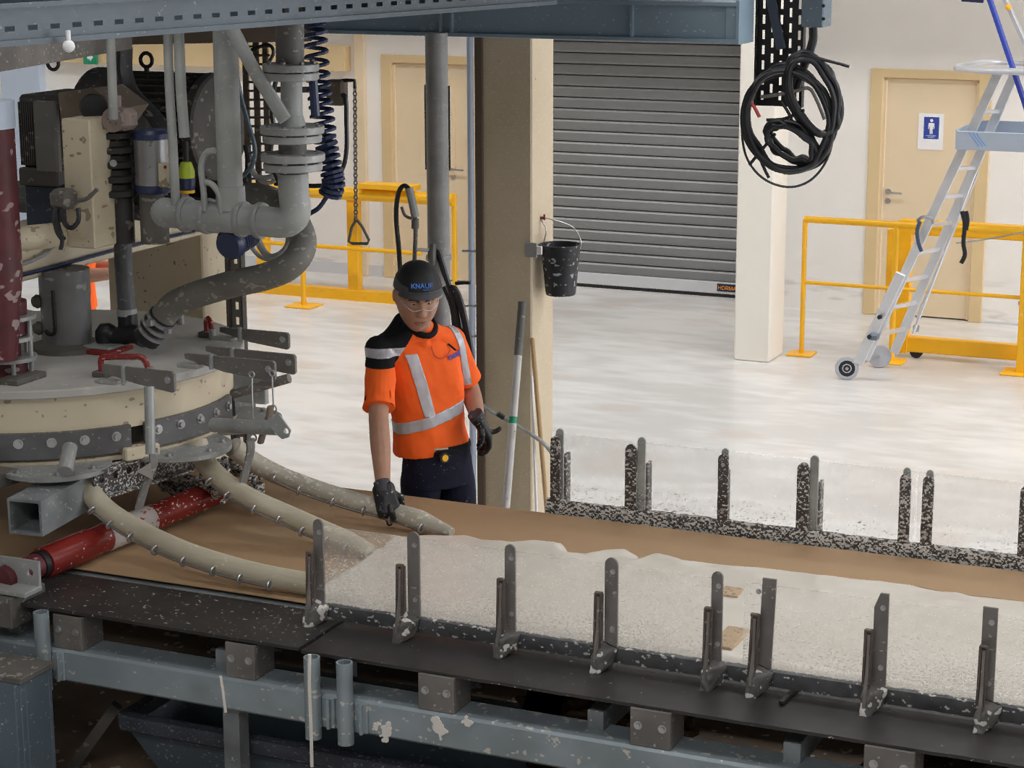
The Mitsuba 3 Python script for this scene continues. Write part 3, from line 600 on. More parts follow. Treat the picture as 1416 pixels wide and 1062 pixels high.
for a in (-76.5, -28): reg('lug_block', cbox(onrim(.855, a, 1.195), (.06, .16, .055), np.array([radial(a), np.cross([0, 0, 1], radial(a)), [0, 0, 1]]), .006), 'm_cream', mx)
for a, lab in ((-52, 1), (-13, 2), (22, 3)):
    c = onrim(.82, a, 1.155)
    e = reg('outlet_plate', lathe([(0, 0), (.225, 0), (.23, .004), (.23, .022), (0, .022)], c, n=40), 'm_flange', mx)
    for k in (-55, 0, 50):
        aa = a + k; p = c + radial(aa) * .19 + (0, 0, .022); reg('bolt', bolt(p, (0, 0, 1), .012, .010), 'm_steel', e)
reg('outlet_stub', cyl((-4.9,6.62,1.289), (-4.856,6.52,1.216), .030, 18), 'm_flange', mx)
arm = reg('outlet_pipe', cyl((-4.461,7,1.335), (-4.093,6.9,1.383), .030, 18), 'm_flange', mx)
reg('end_plate', ext(Polygon([(0, 0), (.05, -.01), (.06, -.05), (.03, -.06), (0, -.03)]), (-4.103,6.88,1.416), (1, 0, 0), (0, 0, 1), .012), 'm_flange', arm)
# levers lying on the lid
def lever(q0, q1, h0, h1, y, label):
    a, b = np.array(q0), np.array(q1)
    t = thing('lever', label, 'lever', 'flat steel levers on the mixer lid')
    L = np.linalg.norm(b - a); d = nrm(b - a)
    poly = Polygon([(0, -h0 * .6), (L * .45, -h1 * .75), (L - .01, -h1), (L, -h1 + .01), (L, -.01), (L - .01, 0), (0, 0)])
    reg('blade', ext(poly, a, d, (0, 0, 1), .014), 'm_lever', t, smooth=False)
    reg('pivot_pin', cyl(a + d * L * .30 + np.array([0, -.016, -h0 - .02]), a + d * L * .30 + np.array([0, -.016, .008]), .010, 10), 'm_flange', t)
    reg('foot_pad', cbox(a + d * .03 + np.array([0, -.02, -h0 - .012]), (.10, .05, .016), None, .003), 'm_flange', t)
    reg('edge_bolt', bolt(b + np.array([-.03, -.014, -h1 * .4]), (0, -1, 0), .010, .008), 'm_steel', t)
lever((-4.829,6.78,1.606), (-4.461,6.74,1.614), .055, .085, 6.8, 'dark flat lever at the front of the mixer lid beside the red clamp')
lever((-4.642,7.1,1.603), (-4.183,7.05,1.619), .035, .085, 7.1, 'lowest of the three dark flat levers at the right rim of the mixer')
lever((-4.653,7.28,1.598), (-4.198,7.24,1.607), .035, .085, 7.3, 'middle one of the three dark flat levers at the right rim of the mixer')
lever((-4.859,7.72,1.582), (-4.483,7.68,1.593), .035, .075, 7.7, 'topmost of the three dark flat levers at the right rim of the mixer')
def clamp(p, d, label, L=.2, s=1.0):
    p, d = np.array(p), nrm(d); t = thing('toggle_clamp', label, 'clamp', 'red clamps on the mixer lid')
    reg('handle', tube([p + (0, 0, .02), p + (0, 0, .075 * s), p + d * .03 + (0, 0, .085 * s), p + d * (L - .03) + (0, 0, .09 * s), p + d * L + (0, 0, .075 * s), p + d * (L + .02) + (0, 0, .02)], .013, 8, 4), 'm_red', t)
    reg('base', cbox(p + (0, 0, .012), (.07, .05, .025), None, .004), 'm_dusty', t)
    reg('tip', cyl(p + d * (L + .02) + (0, 0, .002), p + d * (L + .02) + (0, 0, .05), .016, 10), 'm_flange', t)
clamp((-4.975,6.965,1.5), (.96, .25, 0), 'long red clamp handle at the front of the mixer lid', .19)
clamp((-5.013,7.84,1.5), (.8, -.6, 0), 'small red clamp near the right edge of the mixer lid', .05, 1.0)
clamp((-5.34,8.085,1.5), (.8, -.6, 0), 'small red clamp behind the black hose coupling', .05)
# feed post, hinge marks, plates on the lid
fp = thing('feed_post', 'thick grey dusty steel post standing on the mixer lid', 'post')
pc = np.array([-5.447, 7.38])
reg('shaft', lathe([(0, 1.50), (.110, 1.50), (.110, 1.74), (.112, 1.745), (.112, 1.86), (0, 1.86)], (*pc, 0), n=36), 'm_postgrey', fp)
reg('base_ring', lathe([(.0, 1.50), (.17, 1.50), (.165, 1.52), (.12, 1.535), (0, 1.535)], (*pc, 0), n=36), 'm_dusty', fp)
reg('hook', tube([pc_ + np.array([0, -.115, 0]) for pc_ in [np.array([*pc, 1.78]) + (.02, 0, 0), np.array([*pc, 1.70]) + (.02, 0, 0), np.array([*pc, 1.60]) + (.02, 0, 0), np.array([*pc, 1.585]) + (-.01, 0, 0), np.array([*pc, 1.60]) + (-.03, 0, 0)]], .008, 8, 4), 'm_black', fp)
for z in (1.60, 1.72): reg('lug', lathe([(0, 0), (.028, 0), (.032, .01), (.02, .03), (0, .03)], np.array([pc[0] - .085, pc[1] - .075, z]), (-.5, -.8, 0), 16), 'm_dusty', fp)
vs = thing('valve_stack', 'dusty flanged valve with a dark red core at the left edge of the mixer lid', 'valve')
vc = np.array((-5.337,6.825,1.5))[:2]
reg('core', lathe([(0, 1.50), (.075, 1.50), (.075, 1.56), (.05, 1.58), (.05, 1.66), (.08, 1.68), (.085, 1.82), (0, 1.83)], (*vc, 0), n=28), 'm_maroon', vs)
for z, r in ((1.58, .115), (1.665, .105), (1.755, .12)): reg('flange_disc', lathe([(0, z - .008), (r, z - .008), (r, z + .008), (0, z + .008)], (*vc, 0), n=28), 'm_flange', vs)
for k in range(6):
    a = k * math.pi / 3 + .3; p = np.array([vc[0] + .095 * math.cos(a), vc[1] + .095 * math.sin(a), 0])
    reg('tie_rod', cyl(p + (0, 0, 1.50), p + (0, 0, 1.76), .010, 8), 'm_flange', vs)
reg('foot_plate', cbox((vc[0] + .10, vc[1] - .05, 1.512), (.10, .20, .024), None, .004), 'm_dusty', vs)
ep = thing('pipe_elbow', 'black dusty pipe elbow on a red base plate on the mixer lid', 'pipe elbow')
reg('base_plate', cbox((-5.281,7.398,1.51), (.22, .18, .018), None, .004), 'm_red', ep)
reg('gasket', cbox(np.array((-5.281,7.398,1.51)) + (0, 0, .016), (.18, .14, .014), None, .004), 'm_flange', ep)
reg('elbow', tube([np.array((-5.281,7.432,1.51)) + (0, 0, .02), np.array((-5.281,7.432,1.51)) + (0, 0, .07), np.array((-5.237,7.45,1.559)), np.array((-5.141,7.45,1.577)), np.array((-5.065,7.42,1.569))], .042, 14, 5), 'm_rubber', ep)
vh = thing('feed_hose', 'dark grey vertical hose dropping from the couplings to the mixer lid', 'hose')
reg('hose_body', tube([(-5.194,7.48,2.033),(-5.201,7.48,1.897),(-5.197,7.48,1.768),(-5.192,7.48,1.652)], .040, 16, 5), 'm_greyhose', vh)
reg('upper_coupling', lathe([(0, 0), (.052, 0), (.054, .03), (.046, .035), (.046, .06), (.054, .065), (.054, .10), (.040, .12), (0, .12)], (-5.197,7.48,2.052), (0, 0, 1), 20), 'm_dusty', vh)
reg('collar', lathe([(0, 0), (.046, 0), (.046, .03), (0, .03)], (-5.196,7.48,1.652), (0, 0, 1), 20), 'm_flange', vh)
reg('lower_coupling', tube([(-5.192,7.48,1.658),(-5.191,7.48,1.606),(-5.204,7.48,1.559)], .044, 14, 4), 'm_rubber', vh)
# lid scraps
# ---------------------------------------------------------------- machine frame behind the mixer
fr = thing('machine_frame', 'cream painted steel machine frame over the mixer', 'frame')
reg('main_beam', box3(-5.80, -5.49, 5.9, 9.1, 1.835, 2.03, .008), 'm_cream', fr)
reg('upright_post', box3((-5.143,7,2.067)[0], (-5.002,7,2.076)[0], 7.0, 7.28, 2.03, (-5.048,7,2.565)[2], .006), 'm_cream', fr)
reg('rear_leg', box3((-6.324,8.95,1.44)[0], (-5.734,8.95,1.482)[0], 8.95, 9.30, 0, 2.02, .008), 'm_cream', fr)
reg('back_panel', box3((-5.835,8.5,1.915)[0], (-5.279,8.5,1.947)[0], 8.5, 8.56, 1.86, 2.1, .006), 'm_cream', fr)
reg('motor_seat', box3(-6.7, -5.2, 7.75, 8.45, 2.03, 2.07, .006), 'm_dusty', fr)
reg('round_rail', cyl((-5.307,6.5,2.106), (-5.179,7.05,2.076), .052, 24), 'm_cream', fr)
cb = solo('blue_cable', tube([(-5.475,6.875,1.875),(-5.475,7.17,1.87),(-5.475,7.485,1.872),(-5.475,7.791,1.875),(-5.475,8.146,1.873),(-5.475,8.48,1.867)], .009, 8, 6), 'm_navyhose', 'thin dark blue cable clipped along the cream beam', 'cable')
solo('grey_cable', tube([(-5.47,6.873,1.919),(-5.47,7.117,1.917),(-5.47,7.282,1.936),(-5.47,7.37,1.977),(-5.47,7.406,2.027)], .008, 8, 6), 'm_greypipe', 'thin grey cable curving along the cream beam at the left edge', 'cable')
ps = thing('frame_strut', 'grey perforated steel strut standing behind the mixer', 'strut')
sx0, sx1 = (-5.607,9,1.407)[0], (-5.507,9,1.415)[0]
g = sbox(0, 0, sx1 - sx0, 2.6)
for k in range(30): g = g.difference(sbox((sx1 - sx0) * .35, .1 + k * .08, (sx1 - sx0) * .55, .14 + k * .08))
reg('web', ext(g, (sx0, 9.0, 0), (1, 0, 0), (0, 0, 1), .005), 'm_greypipe', ps, smooth=False)
for x in (sx0, sx1 - .012): reg('flange', box3(x, x + .012, 8.96, 9.0, 0, 2.6, .002), 'm_dusty', ps)
# maroon duct and gearmotor at the far left
md = thing('maroon_duct', 'dark red spattered vertical duct at the left edge of the photo', 'duct')
mc = np.array((-5.272,6.7,2.191))[:2]
reg('duct_body', lathe([(0, 1.84), (.085, 1.84), (.10, 1.95), (.10, 2.55), (0, 2.55)], (*mc, 0), n=32), 'm_maroon', md)
reg('top_collar', lathe([(0, 2.55), (.105, 2.55), (.105, 2.66), (0, 2.66)], (*mc, 0), n=32), 'm_paleblue', md)
reg('lower_duct', lathe([(0, 1.60), (.06, 1.60), (.085, 1.84), (0, 1.84)], (*mc, 0), n=28), 'm_maroon', md)
gm = thing('gear_motor', 'dark ribbed upright motor beside the maroon duct', 'motor')
gc = np.array((-5.539,7.35,2.231))
gx0, gx1 = (-5.547,7.25,2.415)[0], (-5.332,7.25,2.424)[0]
zt, zb = (-5.446,7.25,2.629)[2], (-5.466,7.25,2.319)[2]
reg('body', box3(gx0, gx1, 7.25, 7.6, zb, zt, .015), 'm_motor', gm)
for k in range(10):
    x = gx0 + .012 + k * .011; reg('rib', box3(x, x + .005, 7.235, 7.25, zb + .01, zt - .03, .001), 'm_motor', gm)
reg('terminal_cover', box3((gx0 * .55 + gx1 * .45), gx1, 7.22, 7.26, zb - .02, zt - .02, .01), 'm_motorgrey', gm)
reg('foot', box3(gx0 + .005, gx1 - .005, 7.22, 7.55, zb - .075, zb, .008), 'm_motor', gm)
reg('navy_base', box3(gx0, gx1 + .03, 7.26, 7.55, 2.03, zb - .075, .01), 'm_navydull', gm)
bb = thing('terminal_box', 'dusty brown slanted box on top of the cream post', 'box')
q = [(-5.296,7.2,2.65), (-5.119,7.2,2.674), (-4.99,7.2,2.594), (-5.048,7.2,2.526), (-5.288,7.2,2.538)]
reg('housing', hull([tuple(p) for p in q] + [tuple(np.array(p) + (0, .22, 0)) for p in q]), 'm_browndust', bb, smooth=False)
reg('gland', cyl((-5.116,7.19,2.597), np.array((-5.116,7.19,2.597)) + (.05, -.06, 0), .055, 20), 'm_black', bb)
# big motor: finned body lying along the wall direction
bg = thing('drive_motor', 'large dark finned electric motor lying behind the grey pipes', 'motor')
mcx0, mcx1 = (-5.623,8.15,2.438)[0], (-5.145,8.15,2.456)[0]
mz = (-5.39,8.15,2.423)[2]; my = 8.15; R = .235
reg('stator', cyl((mcx0, my, mz), (mcx1, my, mz), R - .03, 36), 'm_motor', bg)
for k in range(34):
    a = 2 * math.pi * k / 34; d = np.array([0, math.cos(a), math.sin(a)])
    reg('fin', bar(np.array([mcx0 + .02, my, mz]) + d * (R - .015), np.array([mcx1 - .02, my, mz]) + d * (R - .015), .008, .045, d), 'm_motor', bg)
reg('end_bell', lathe([(0, -.05), (R * .55, -.05), (R * .95, -.01), (R + .012, .02), (R + .012, .06), (R, .07), (0, .07)], (mcx1 - .02, my, mz), (1, 0, 0), 40), 'm_motor', bg)
reg('fan_cowl', lathe([(0, 0), (R * .7, 0), (R, .03), (R + .02, .06), (R + .02, .16), (R, .17), (0, .17)], (mcx0 + .02, my, mz), (-1, 0, 0), 40), 'm_motor', bg)
reg('terminal_box', cbox(((mcx0 + mcx1) / 2, my - R - .01, mz + .02), (.16, .08, .14), None, .012), 'm_motorgrey', bg)
reg('foot', cat(box3(mcx0 + .05, mcx1 - .05, my - .2, my - .13, 2.07, mz - .15, .005)), 'm_motor', bg)
reg('foot', cat(box3(mcx0 + .05, mcx1 - .05, my + .13, my + .2, 2.07, mz - .15, .005)), 'm_motor', bg)
ebp = np.array([(-5.487,8.15,2.718)[0], my, (-5.487,8.15,2.718)[2]])
reg('eye_bolt', cat(torus(ebp, .032, .009, (0, 1, 0), 24, 8), cyl(ebp - (0, 0, .034), ebp - (0, 0, .075), .012, 10)), 'm_black', bg)
solo('belt_guard', tube([(-5.33,7.75,2.803),(-5.336,7.75,2.694),(-5.302,7.75,2.606),(-5.218,7.75,2.532),(-5.149,7.75,2.457),(-5.107,7.75,2.382)], .055, 12, 5, squash=.45), 'm_blackdust', 'black curved belt guard sweeping down in front of the drive motor', 'guard')
# couplings
cs = thing('coupling_stack', 'black stack of ribbed couplings beside the cream post', 'coupling')
cc = np.array((-5.021,7.2,2.367))[:2]; z0 = (-5.028,7.2,2.223)[2]; z1 = (-5.012,7.2,2.527)[2]
pr = [(0, z0)]
for k in range(5):
    a = z0 + (z1 - z0) * k / 5; b = z0 + (z1 - z0) * (k + 1) / 5
    pr += [(.060, a), (.088, a + .008), (.090, a + .03), (.070, a + .036), (.066, b - .004)]
pr += [(0, z1)]
reg('body', lathe(pr, (*cc, 0), n=28), 'm_blackdust', cs)
reg('top_valve', cat(cbox((cc[0] + .07, cc[1] - .04, z1 + .03), (.11, .10, .09), None, .02), cyl((cc[0], cc[1], z1), (cc[0], cc[1], z1 + .12), .035, 16)), 'm_pinkdust', cs)
reg('valve_flange', lathe([(0, 0), (.05, 0), (.05, .015), (0, .015)], (cc[0] + .07, cc[1] - .10, z1 + .03), (0, -1, 0), 18), 'm_pinkdust', cs)
for k in range(4):
    a = k * math.pi / 2 + .5; reg('bolt', bolt((cc[0] + .09 * math.cos(a), cc[1] + .09 * math.sin(a), (z0 + z1) / 2), (math.cos(a), math.sin(a), 0), .010, .010), 'm_steel', cs)
reg('stem', cyl((cc[0] + .02, cc[1], 2.03), (cc[0] + .02, cc[1], z0), .05, 18), 'm_blackdust', cs)
sm = thing('pump_motor', 'upright stainless pump motor with blue end caps', 'motor')
sc = np.array((-4.874,7.25,2.368))[:2]; z0 = (-4.88,7.25,2.255)[2]; z1 = (-4.868,7.25,2.492)[2]
reg('shell', lathe([(0, z0 + .02), (.072, z0 + .02), (.074, z0 + .03), (.074, z1 - .02), (0, z1 - .02)], (*sc, 0), n=32), 'm_steeldull', sm)
reg('lower_cap', lathe([(0, z0 - .012), (.070, z0 - .012), (.076, z0), (.076, z0 + .022), (0, z0 + .022)], (*sc, 0), n=32), 'm_navyhose', sm)
reg('upper_cap', lathe([(0, z1 - .024), (.076, z1 - .024), (.076, z1), (.066, z1 + .014), (0, z1 + .014)], (*sc, 0), n=32), 'm_navyhose', sm)
reg('plug_box', cbox((sc[0] + .09, sc[1] - .03, (z0 + z1) / 2 - .05), (.05, .06, .10), None, .006), 'm_cream', sm)
reg('red_lamp', sph((sc[0] + .105, sc[1] - .062, (z0 + z1) / 2 - .012), .007, 1), 'm_red', sm)
reg('stand', cyl((sc[0], sc[1], 2.03), (sc[0], sc[1], z0), .06, 20), 'm_dusty', sm)
sg = thing('sight_glass', 'small yellow-green cup with navy base between the thin pipes', 'cup')
gq = np.array((-4.674,7.2,2.32))
reg('cup', lathe([(0, 0), (.034, 0), (.034, .03), (.022, .065), (0, .07)], gq, n=20), 'm_lime', sg)
reg('base', lathe([(0, -.05), (.030, -.05), (.036, -.03), (.036, 0), (0, 0)], gq, n=20), 'm_navyhose', sg)
reg('yellow_ring', lathe([(0, -.062), (.032, -.062), (.032, -.05), (0, -.05)], gq, n=20), 'm_yellow', sg)
reg('stem', cyl(gq + (0, 0, .07), gq + (0, 0, .15), .012, 10), 'm_black', sg)

# pipework in front
MY = 7.15
pw = thing('pipe_manifold', 'grey dusty manifold of pipes with a horizontal header below the flanges', 'pipe manifold')
reg('header', tube([(-4.754,7.15,2.178),(-4.634,7.15,2.176),(-4.502,7.15,2.174),(-4.331,7.15,2.172),(-4.19,7.15,2.169),(-4.135,7.15,2.207),(-4.139,7.15,2.288),(-4.14,7.15,2.37)], .062, 20, 5), 'm_greypipe', pw)
hd = nrm(np.array((-4.19,7.15,2.169)) - np.array((-4.754,7.15,2.178)))
for q in [(-4.648,7.15,2.176),(-4.547,7.15,2.175),(-4.382,7.15,2.172),(-4.297,7.15,2.171)]: reg('collar', lathe([(0, -.012), (.073, -.012), (.076, 0), (.073, .012), (0, .012)], q, hd, 28), 'm_flange', pw)
reg('end_cap', sph((-4.75,7.15,2.178), .063, 2), 'm_greypipe', pw)
reg('riser', tube([(-4.432,7.15,3.077),(-4.434,7.15,2.763),(-4.435,7.15,2.473),(-4.433,7.15,2.184)], .051, 20, 3), 'm_greypipe', pw)
reg('riser_saddle', tube([(-4.435,7.15,2.302),(-4.432,7.15,2.208)], .060, 20, 3), 'm_greypipe', pw)
reg('thin_riser', tube([(-4.684,7.12,2.989),(-4.688,7.12,2.7),(-4.682,7.12,2.465),(-4.68,7.12,2.213)], .019, 12, 3), 'm_greypipe', pw)
reg('thin_riser', tube([(-4.633,7.12,2.99),(-4.633,7.12,2.701),(-4.625,7.12,2.497)], .022, 12, 3), 'm_greypipe', pw)
reg('small_loop', tube([(-4.528,7.1,2.203),(-4.531,7.1,2.292),(-4.538,7.1,2.38),(-4.515,7.1,2.439),(-4.47,7.1,2.453)], .013, 10, 5), 'm_greypipe', pw)
reg('small_loop', tube([(-4.45,7.1,2.196),(-4.454,7.1,2.266),(-4.486,7.1,2.312),(-4.52,7.1,2.322)], .013, 10, 5), 'm_greypipe', pw)
fl = thing('flanged_pipe', 'grey vertical pipe with three pairs of bolted flanges', 'pipe')
reg('upper_pipe', cyl((-4.134,7.15,3.081), (-4.14,7.15,2.805), .056, 24), 'm_duskpipe', fl)
reg('middle_pipe', cyl((-4.136,7.15,2.805), (-4.138,7.15,2.554), .043, 24), 'm_greypipe', fl)
reg('reducer', lathe([(0, 0), (.056, 0), (.05, .03), (.044, .05), (0, .05)], (-4.138,7.15,2.554), (0, 0, 1), 24), 'm_greypipe', fl)
reg('lower_pipe', cyl((-4.138,7.15,2.554), (-4.14,7.15,2.352), .056, 24), 'm_duskpipe', fl)
for (u, v), r in zip(((402, 92), (402, 104), (404, 178), (404, 191), (405, 217), (405, 230)), (.112, .112, .128, .120, .128, .122)):
    pass
for q, r in zip([(-4.137,7.15,2.791),(-4.138,7.15,2.757),(-4.138,7.15,2.546),(-4.139,7.15,2.511),(-4.138,7.15,2.436),(-4.139,7.15,2.399)], (.112, .112, .128, .118, .128, .118)):
    f = reg('flange', lathe([(0, -.015), (r - .003, -.015), (r, -.012), (r, .012), (r - .003, .015), (0, .015)], q, n=36), 'm_flange', fl)
for q0, q1, r in (((-4.136,7.15,2.817), (-4.138,7.15,2.743), .094), ((-4.137,7.15,2.566), (-4.139,7.15,2.497), .106), ((-4.137,7.15,2.454), (-4.14,7.15,2.381), .106)):
    for k in range(8):
        a = k * math.pi / 4 + .2; o = np.array([r * math.cos(a), r * math.sin(a), 0])
        reg('stud', cyl(np.array(q0) + o, np.array(q1) + o, .011, 6), 'm_darkplate', fl)
solo('support_rod', cyl((-4.079,7.22,2.768), (-4.07,7.22,2.596), .018, 10), 'm_navyhose', 'dark blue rod standing behind the flanges of the vertical pipe', 'rod')
solo('brace_bar', tube([(-4.342,7.05,2.947),(-4.249,7.05,2.789),(-4.171,7.05,2.679),(-4.111,7.05,2.593)], .030, 12, 3, squash=.6), 'm_greypipe', 'grey flattened brace tube running diagonally to the flanged pipe', 'brace')
solo('slim_pipe', cyl((-4.879,7,2.934), (-4.882,7,2.572), .019, 14), 'm_greypipe', 'slim grey vertical pipe rising left of the belt guard', 'pipe')
bh = thing('slurry_feed_hose', 'thick grey hose curving from the pipe manifold down to the mixer lid', 'hose')
reg('hose_body', tube([(-4.75,7.75,2.168),(-4.654,7.75,2.174),(-4.487,7.65,2.154),(-4.325,7.5,2.1),(-4.249,7.4,2.027),(-4.285,7.35,1.953),(-4.408,7.35,1.899),(-4.568,7.35,1.857),(-4.75,7.35,1.797),(-4.862,7.35,1.745),(-4.931,7.35,1.676)], .058, 20, 6), 'm_greyhose2', bh)
reg('coupling', tube([(-4.916,7.35,1.693),(-4.97,7.35,1.629),(-5.01,7.35,1.587)], .062, 18, 3), 'm_rubber', bh)
hdir = nrm(np.array((-5.01,7.35,1.587)) - np.array((-4.916,7.35,1.693)))
for q in [(-4.927,7.35,1.68),(-4.951,7.35,1.649),(-4.974,7.35,1.622)]: reg('clamp_ring', lathe([(0, -.008), (.070, -.008), (.070, .008), (0, .008)], q, hdir, 22), 'm_steel', bh)
reg('clamp_lug', cbox((-4.929,7.27,1.678), (.03, .03, .03), None, .004), 'm_steel', bh); reg('clamp_lug', cbox((-4.843,7.27,1.647), (.03, .025, .025), None, .004), 'm_steel', bh)

# hoses, cables and small gear
def helix(path, r, turns, wire, n=5, per=10):
    p = spline(path, 40); s = np.linspace(0, 1, turns * per); q = np.stack([np.interp(s, np.linspace(0, 1, len(p)), p[:, k]) for k in range(3)], 1)
    t = np.gradient(q, axis=0); t /= np.linalg.norm(t, axis=1, keepdims=True); a0 = np.array([1., .3, 0]); out = []
    for i in range(len(q)):
        a = nrm(a0 - t[i] * (a0 @ t[i])); b = np.cross(t[i], a); w = 2 * math.pi * i / per
        out.append(q[i] + r * (math.cos(w) * a + math.sin(w) * b))
    return tube(out, wire, n, smooth=False)
sp = thing('coiled_hose', 'dark blue coiled air hose hanging right of the flanged pipe', 'hose')
reg('open_coils', helix([(-4.227,7.5,2.979),(-4.22,7.5,2.862),(-4.211,7.5,2.715),(-4.2,7.5,2.596),(-4.186,7.5,2.477)], .046, 13, .009), 'm_navyhose', sp)
reg('dense_coils', helix([(-4.186,7.5,2.477),(-4.171,7.5,2.403),(-4.156,7.5,2.328),(-4.15,7.5,2.283),(-4.172,7.5,2.231)], .042, 11, .010), 'm_navyhose', sp)
reg('tail', tube([(-4.183,7.5,2.23),(-4.225,7.5,2.179),(-4.278,7.5,2.149),(-4.317,7.5,2.131)], .010, 8), 'm_navyhose', sp)
sw = thing('pull_switch', 'dusty black pull-switch box on a bent arm with hanging cable', 'switch')
reg('housing', cbox((-4.344,7.9,2.625), (.085, .06, .11), None, .01), 'm_browndust', sw)
reg('arm', tube([(-4.959,8.3,2.586),(-4.697,8.1,2.61),(-4.436,7.9,2.634),(-4.372,7.9,2.636)], .014, 10, 3), 'm_duskpipe', sw)
reg('lever_arm', tube([(-4.328,7.9,2.675),(-4.293,7.9,2.679),(-4.257,7.9,2.679),(-4.256,7.9,2.646)], .008, 8, 3, smooth=False), 'm_black', sw)
reg('cable', tube([(-4.312,7.88,2.618),(-4.291,7.88,2.603),(-4.29,7.88,2.497),(-4.292,7.88,2.388),(-4.312,7.88,2.302),(-4.364,7.88,2.236),(-4.437,7.88,2.216),(-4.546,7.88,2.214),(-4.656,7.88,2.215)], .010, 8), 'm_cable', sw)
ch = thing('pull_chain', 'steel chain with a triangular pull handle hanging in front of the yellow gate', 'chain')
a, b = np.array((-4.256,7.9,2.646)), np.array((-4.264,7.9,2.067)); n = 36
links = []
for k in range(n):
    c = a + (b - a) * (k + .5) / n; ln = np.linalg.norm(b - a) / n
    w = np.array([1, 0, 0]) if k % 2 else np.array([0, 1, 0])
    links.append(tube([c + w * .008 * math.cos(t) + np.array([0, 0, 1]) * (ln * .62) * math.sin(t) for t in np.linspace(0, 2 * math.pi, 10, endpoint=False)], .0032, 5, smooth=False, closed=True))
k = reg('chain_links', cat(links), 'm_chain', ch); labels[k] = {'kind': 'stuff'}
reg('pull_handle', tube([(-4.264,7.9,2.073),(-4.286,7.9,2.037),(-4.302,7.9,1.975),(-4.284,7.9,1.967),(-4.209,7.9,1.971),(-4.201,7.9,1.988),(-4.236,7.9,2.049),(-4.26,7.9,2.074)], .0065, 8, smooth=False), 'm_duskpipe', ch)
rb = thing('ribbed_hose_end', 'navy blue round plug with a ribbed hose end under the pipe header', 'hose end')
ra, rbb = np.array((-4.476,7.2,2.055)), np.array((-4.472,7.35,2.082)); rd = rbb - ra
reg('plug', lathe([(0, -.02), (.055, -.02), (.066, 0), (.066, .02), (0, .02)], ra, rd, 28), 'm_navyhose', rb)
pr = [(0, .02)]
for k in range(7): pr += [(.048, .02 + k * .018), (.060, .026 + k * .018), (.060, .032 + k * .018), (.048, .038 + k * .018)]
pr += [(0, .16)]
reg('bellows', lathe(pr, ra, rd, 28), 'm_navyhose', rb)
lp = thing('cable_loop', 'grey cables hanging in loops below the pipe elbow', 'cable')
reg('loop', tube([(-4.657,7.7,2.091),(-4.639,7.7,1.98),(-4.589,7.7,1.919),(-4.523,7.7,1.94),(-4.478,7.7,2.006),(-4.468,7.7,2.102)], .016, 8), 'm_greypipe', lp)
reg('loop', tube([(-4.727,7.75,1.984),(-4.692,7.75,1.928),(-4.642,7.75,1.899),(-4.575,7.75,1.909),(-4.53,7.75,1.964),(-4.512,7.75,2.061)], .010, 8), 'm_greypipe', lp)
reg('loop', tube([(-4.673,7.7,2.327),(-4.65,7.7,2.275),(-4.592,7.7,2.265),(-4.534,7.7,2.293),(-4.503,7.7,2.338)], .012, 8), 'm_greypipe', lp)
reg('loop', tube([(-4.675,7.72,2.303),(-4.634,7.72,2.248),(-4.576,7.72,2.245),(-4.524,7.72,2.285),(-4.501,7.72,2.33)], .009, 8), 'm_hosecream', lp)
wl = thing('wire_tray', 'dark vertical wire cable tray between the riser and the flanged pipe', 'cable tray')
for u0, u1 in ((338, 346), (352, 360), (366, 373)):
    pass
for q0, q1 in (((-5.042,8.3,2.862), (-5.046,8.3,2.117)), ((-4.984,8.3,2.863), (-4.991,8.3,2.12)), ((-4.934,8.3,2.864), (-4.938,8.3,2.198))): reg('side_wire', bar(q0, q1, .030, .012), 'm_browndust', wl)
for k in range(17):
    v = 52 + k * 12.2
    A0 = np.array((-5.031,8.28,2.824)); B0 = np.array((-4.901,8.28,2.827)); A1 = np.array((-5.036,8.28,2.171)); B1 = np.array((-4.899,8.28,2.178)); t = k / 16
    reg('rung', cyl(A0 + (A1 - A0) * t, B0 + (B1 - B0) * t, .006, 6), 'm_dusty', wl)
for i, (lab, q, r) in enumerate((('thin blue-grey cable running down between the riser and the flanged pipe', [(-4.485,7.3,2.78),(-4.465,7.3,2.663),(-4.432,7.3,2.546),(-4.404,7.3,2.444),(-4.421,7.3,2.369),(-4.485,7.3,2.312),(-4.528,7.3,2.279)], .010), ('black cable dangling behind the flanges', [(-4.27,7.3,2.803),(-4.316,7.3,2.639),(-4.313,7.3,2.521),(-4.33,7.3,2.402),(-4.28,7.3,2.28)], .010),
    ('dark cable arching across the wire tray', [(-5.001,8.27,2.766),(-4.903,8.27,2.794),(-4.874,8.27,2.762),(-4.903,8.27,2.709)], .008), ('dusty bundle of cables at the wire tray foot', [(-5.042,8.28,2.33),(-5.026,8.28,2.246),(-5.048,8.28,2.161),(-4.988,8.28,2.096),(-4.924,8.28,2.126)], .016))):
    solo('loose_cable', tube(q, r, 8), 'm_cable' if i != 0 else 'm_bluesteel', lab, 'cable')
jb = thing('cable_junction', 'dusty grey junction plug with black cables on the cream post', 'junction box')
jp = np.array((-5.096,6.93,2.245))
reg('housing', lift(cbox(jp, (.10, .09, .085), None, .02).subdivide().subdivide().subdivide(), .004, 40, 3), 'm_dusty', jb)
reg('cable', tube([(-5.105,6.9,2.218),(-5.122,6.9,2.173),(-5.111,6.9,2.113),(-5.085,6.9,2.079)], .013, 8), 'm_cable', jb)
reg('cable', tube([(-5.091,6.9,2.21),(-5.073,6.9,2.146),(-5.039,6.9,2.133),(-5.008,6.9,2.164),(-5.005,6.9,2.215)], .010, 8), 'm_cable', jb)
reg('cable', tube([(-5.112,6.9,2.218),(-5.109,6.9,2.144),(-5.092,6.9,2.085),(-5.102,6.9,2.039)], .009, 8), 'm_cable', jb)
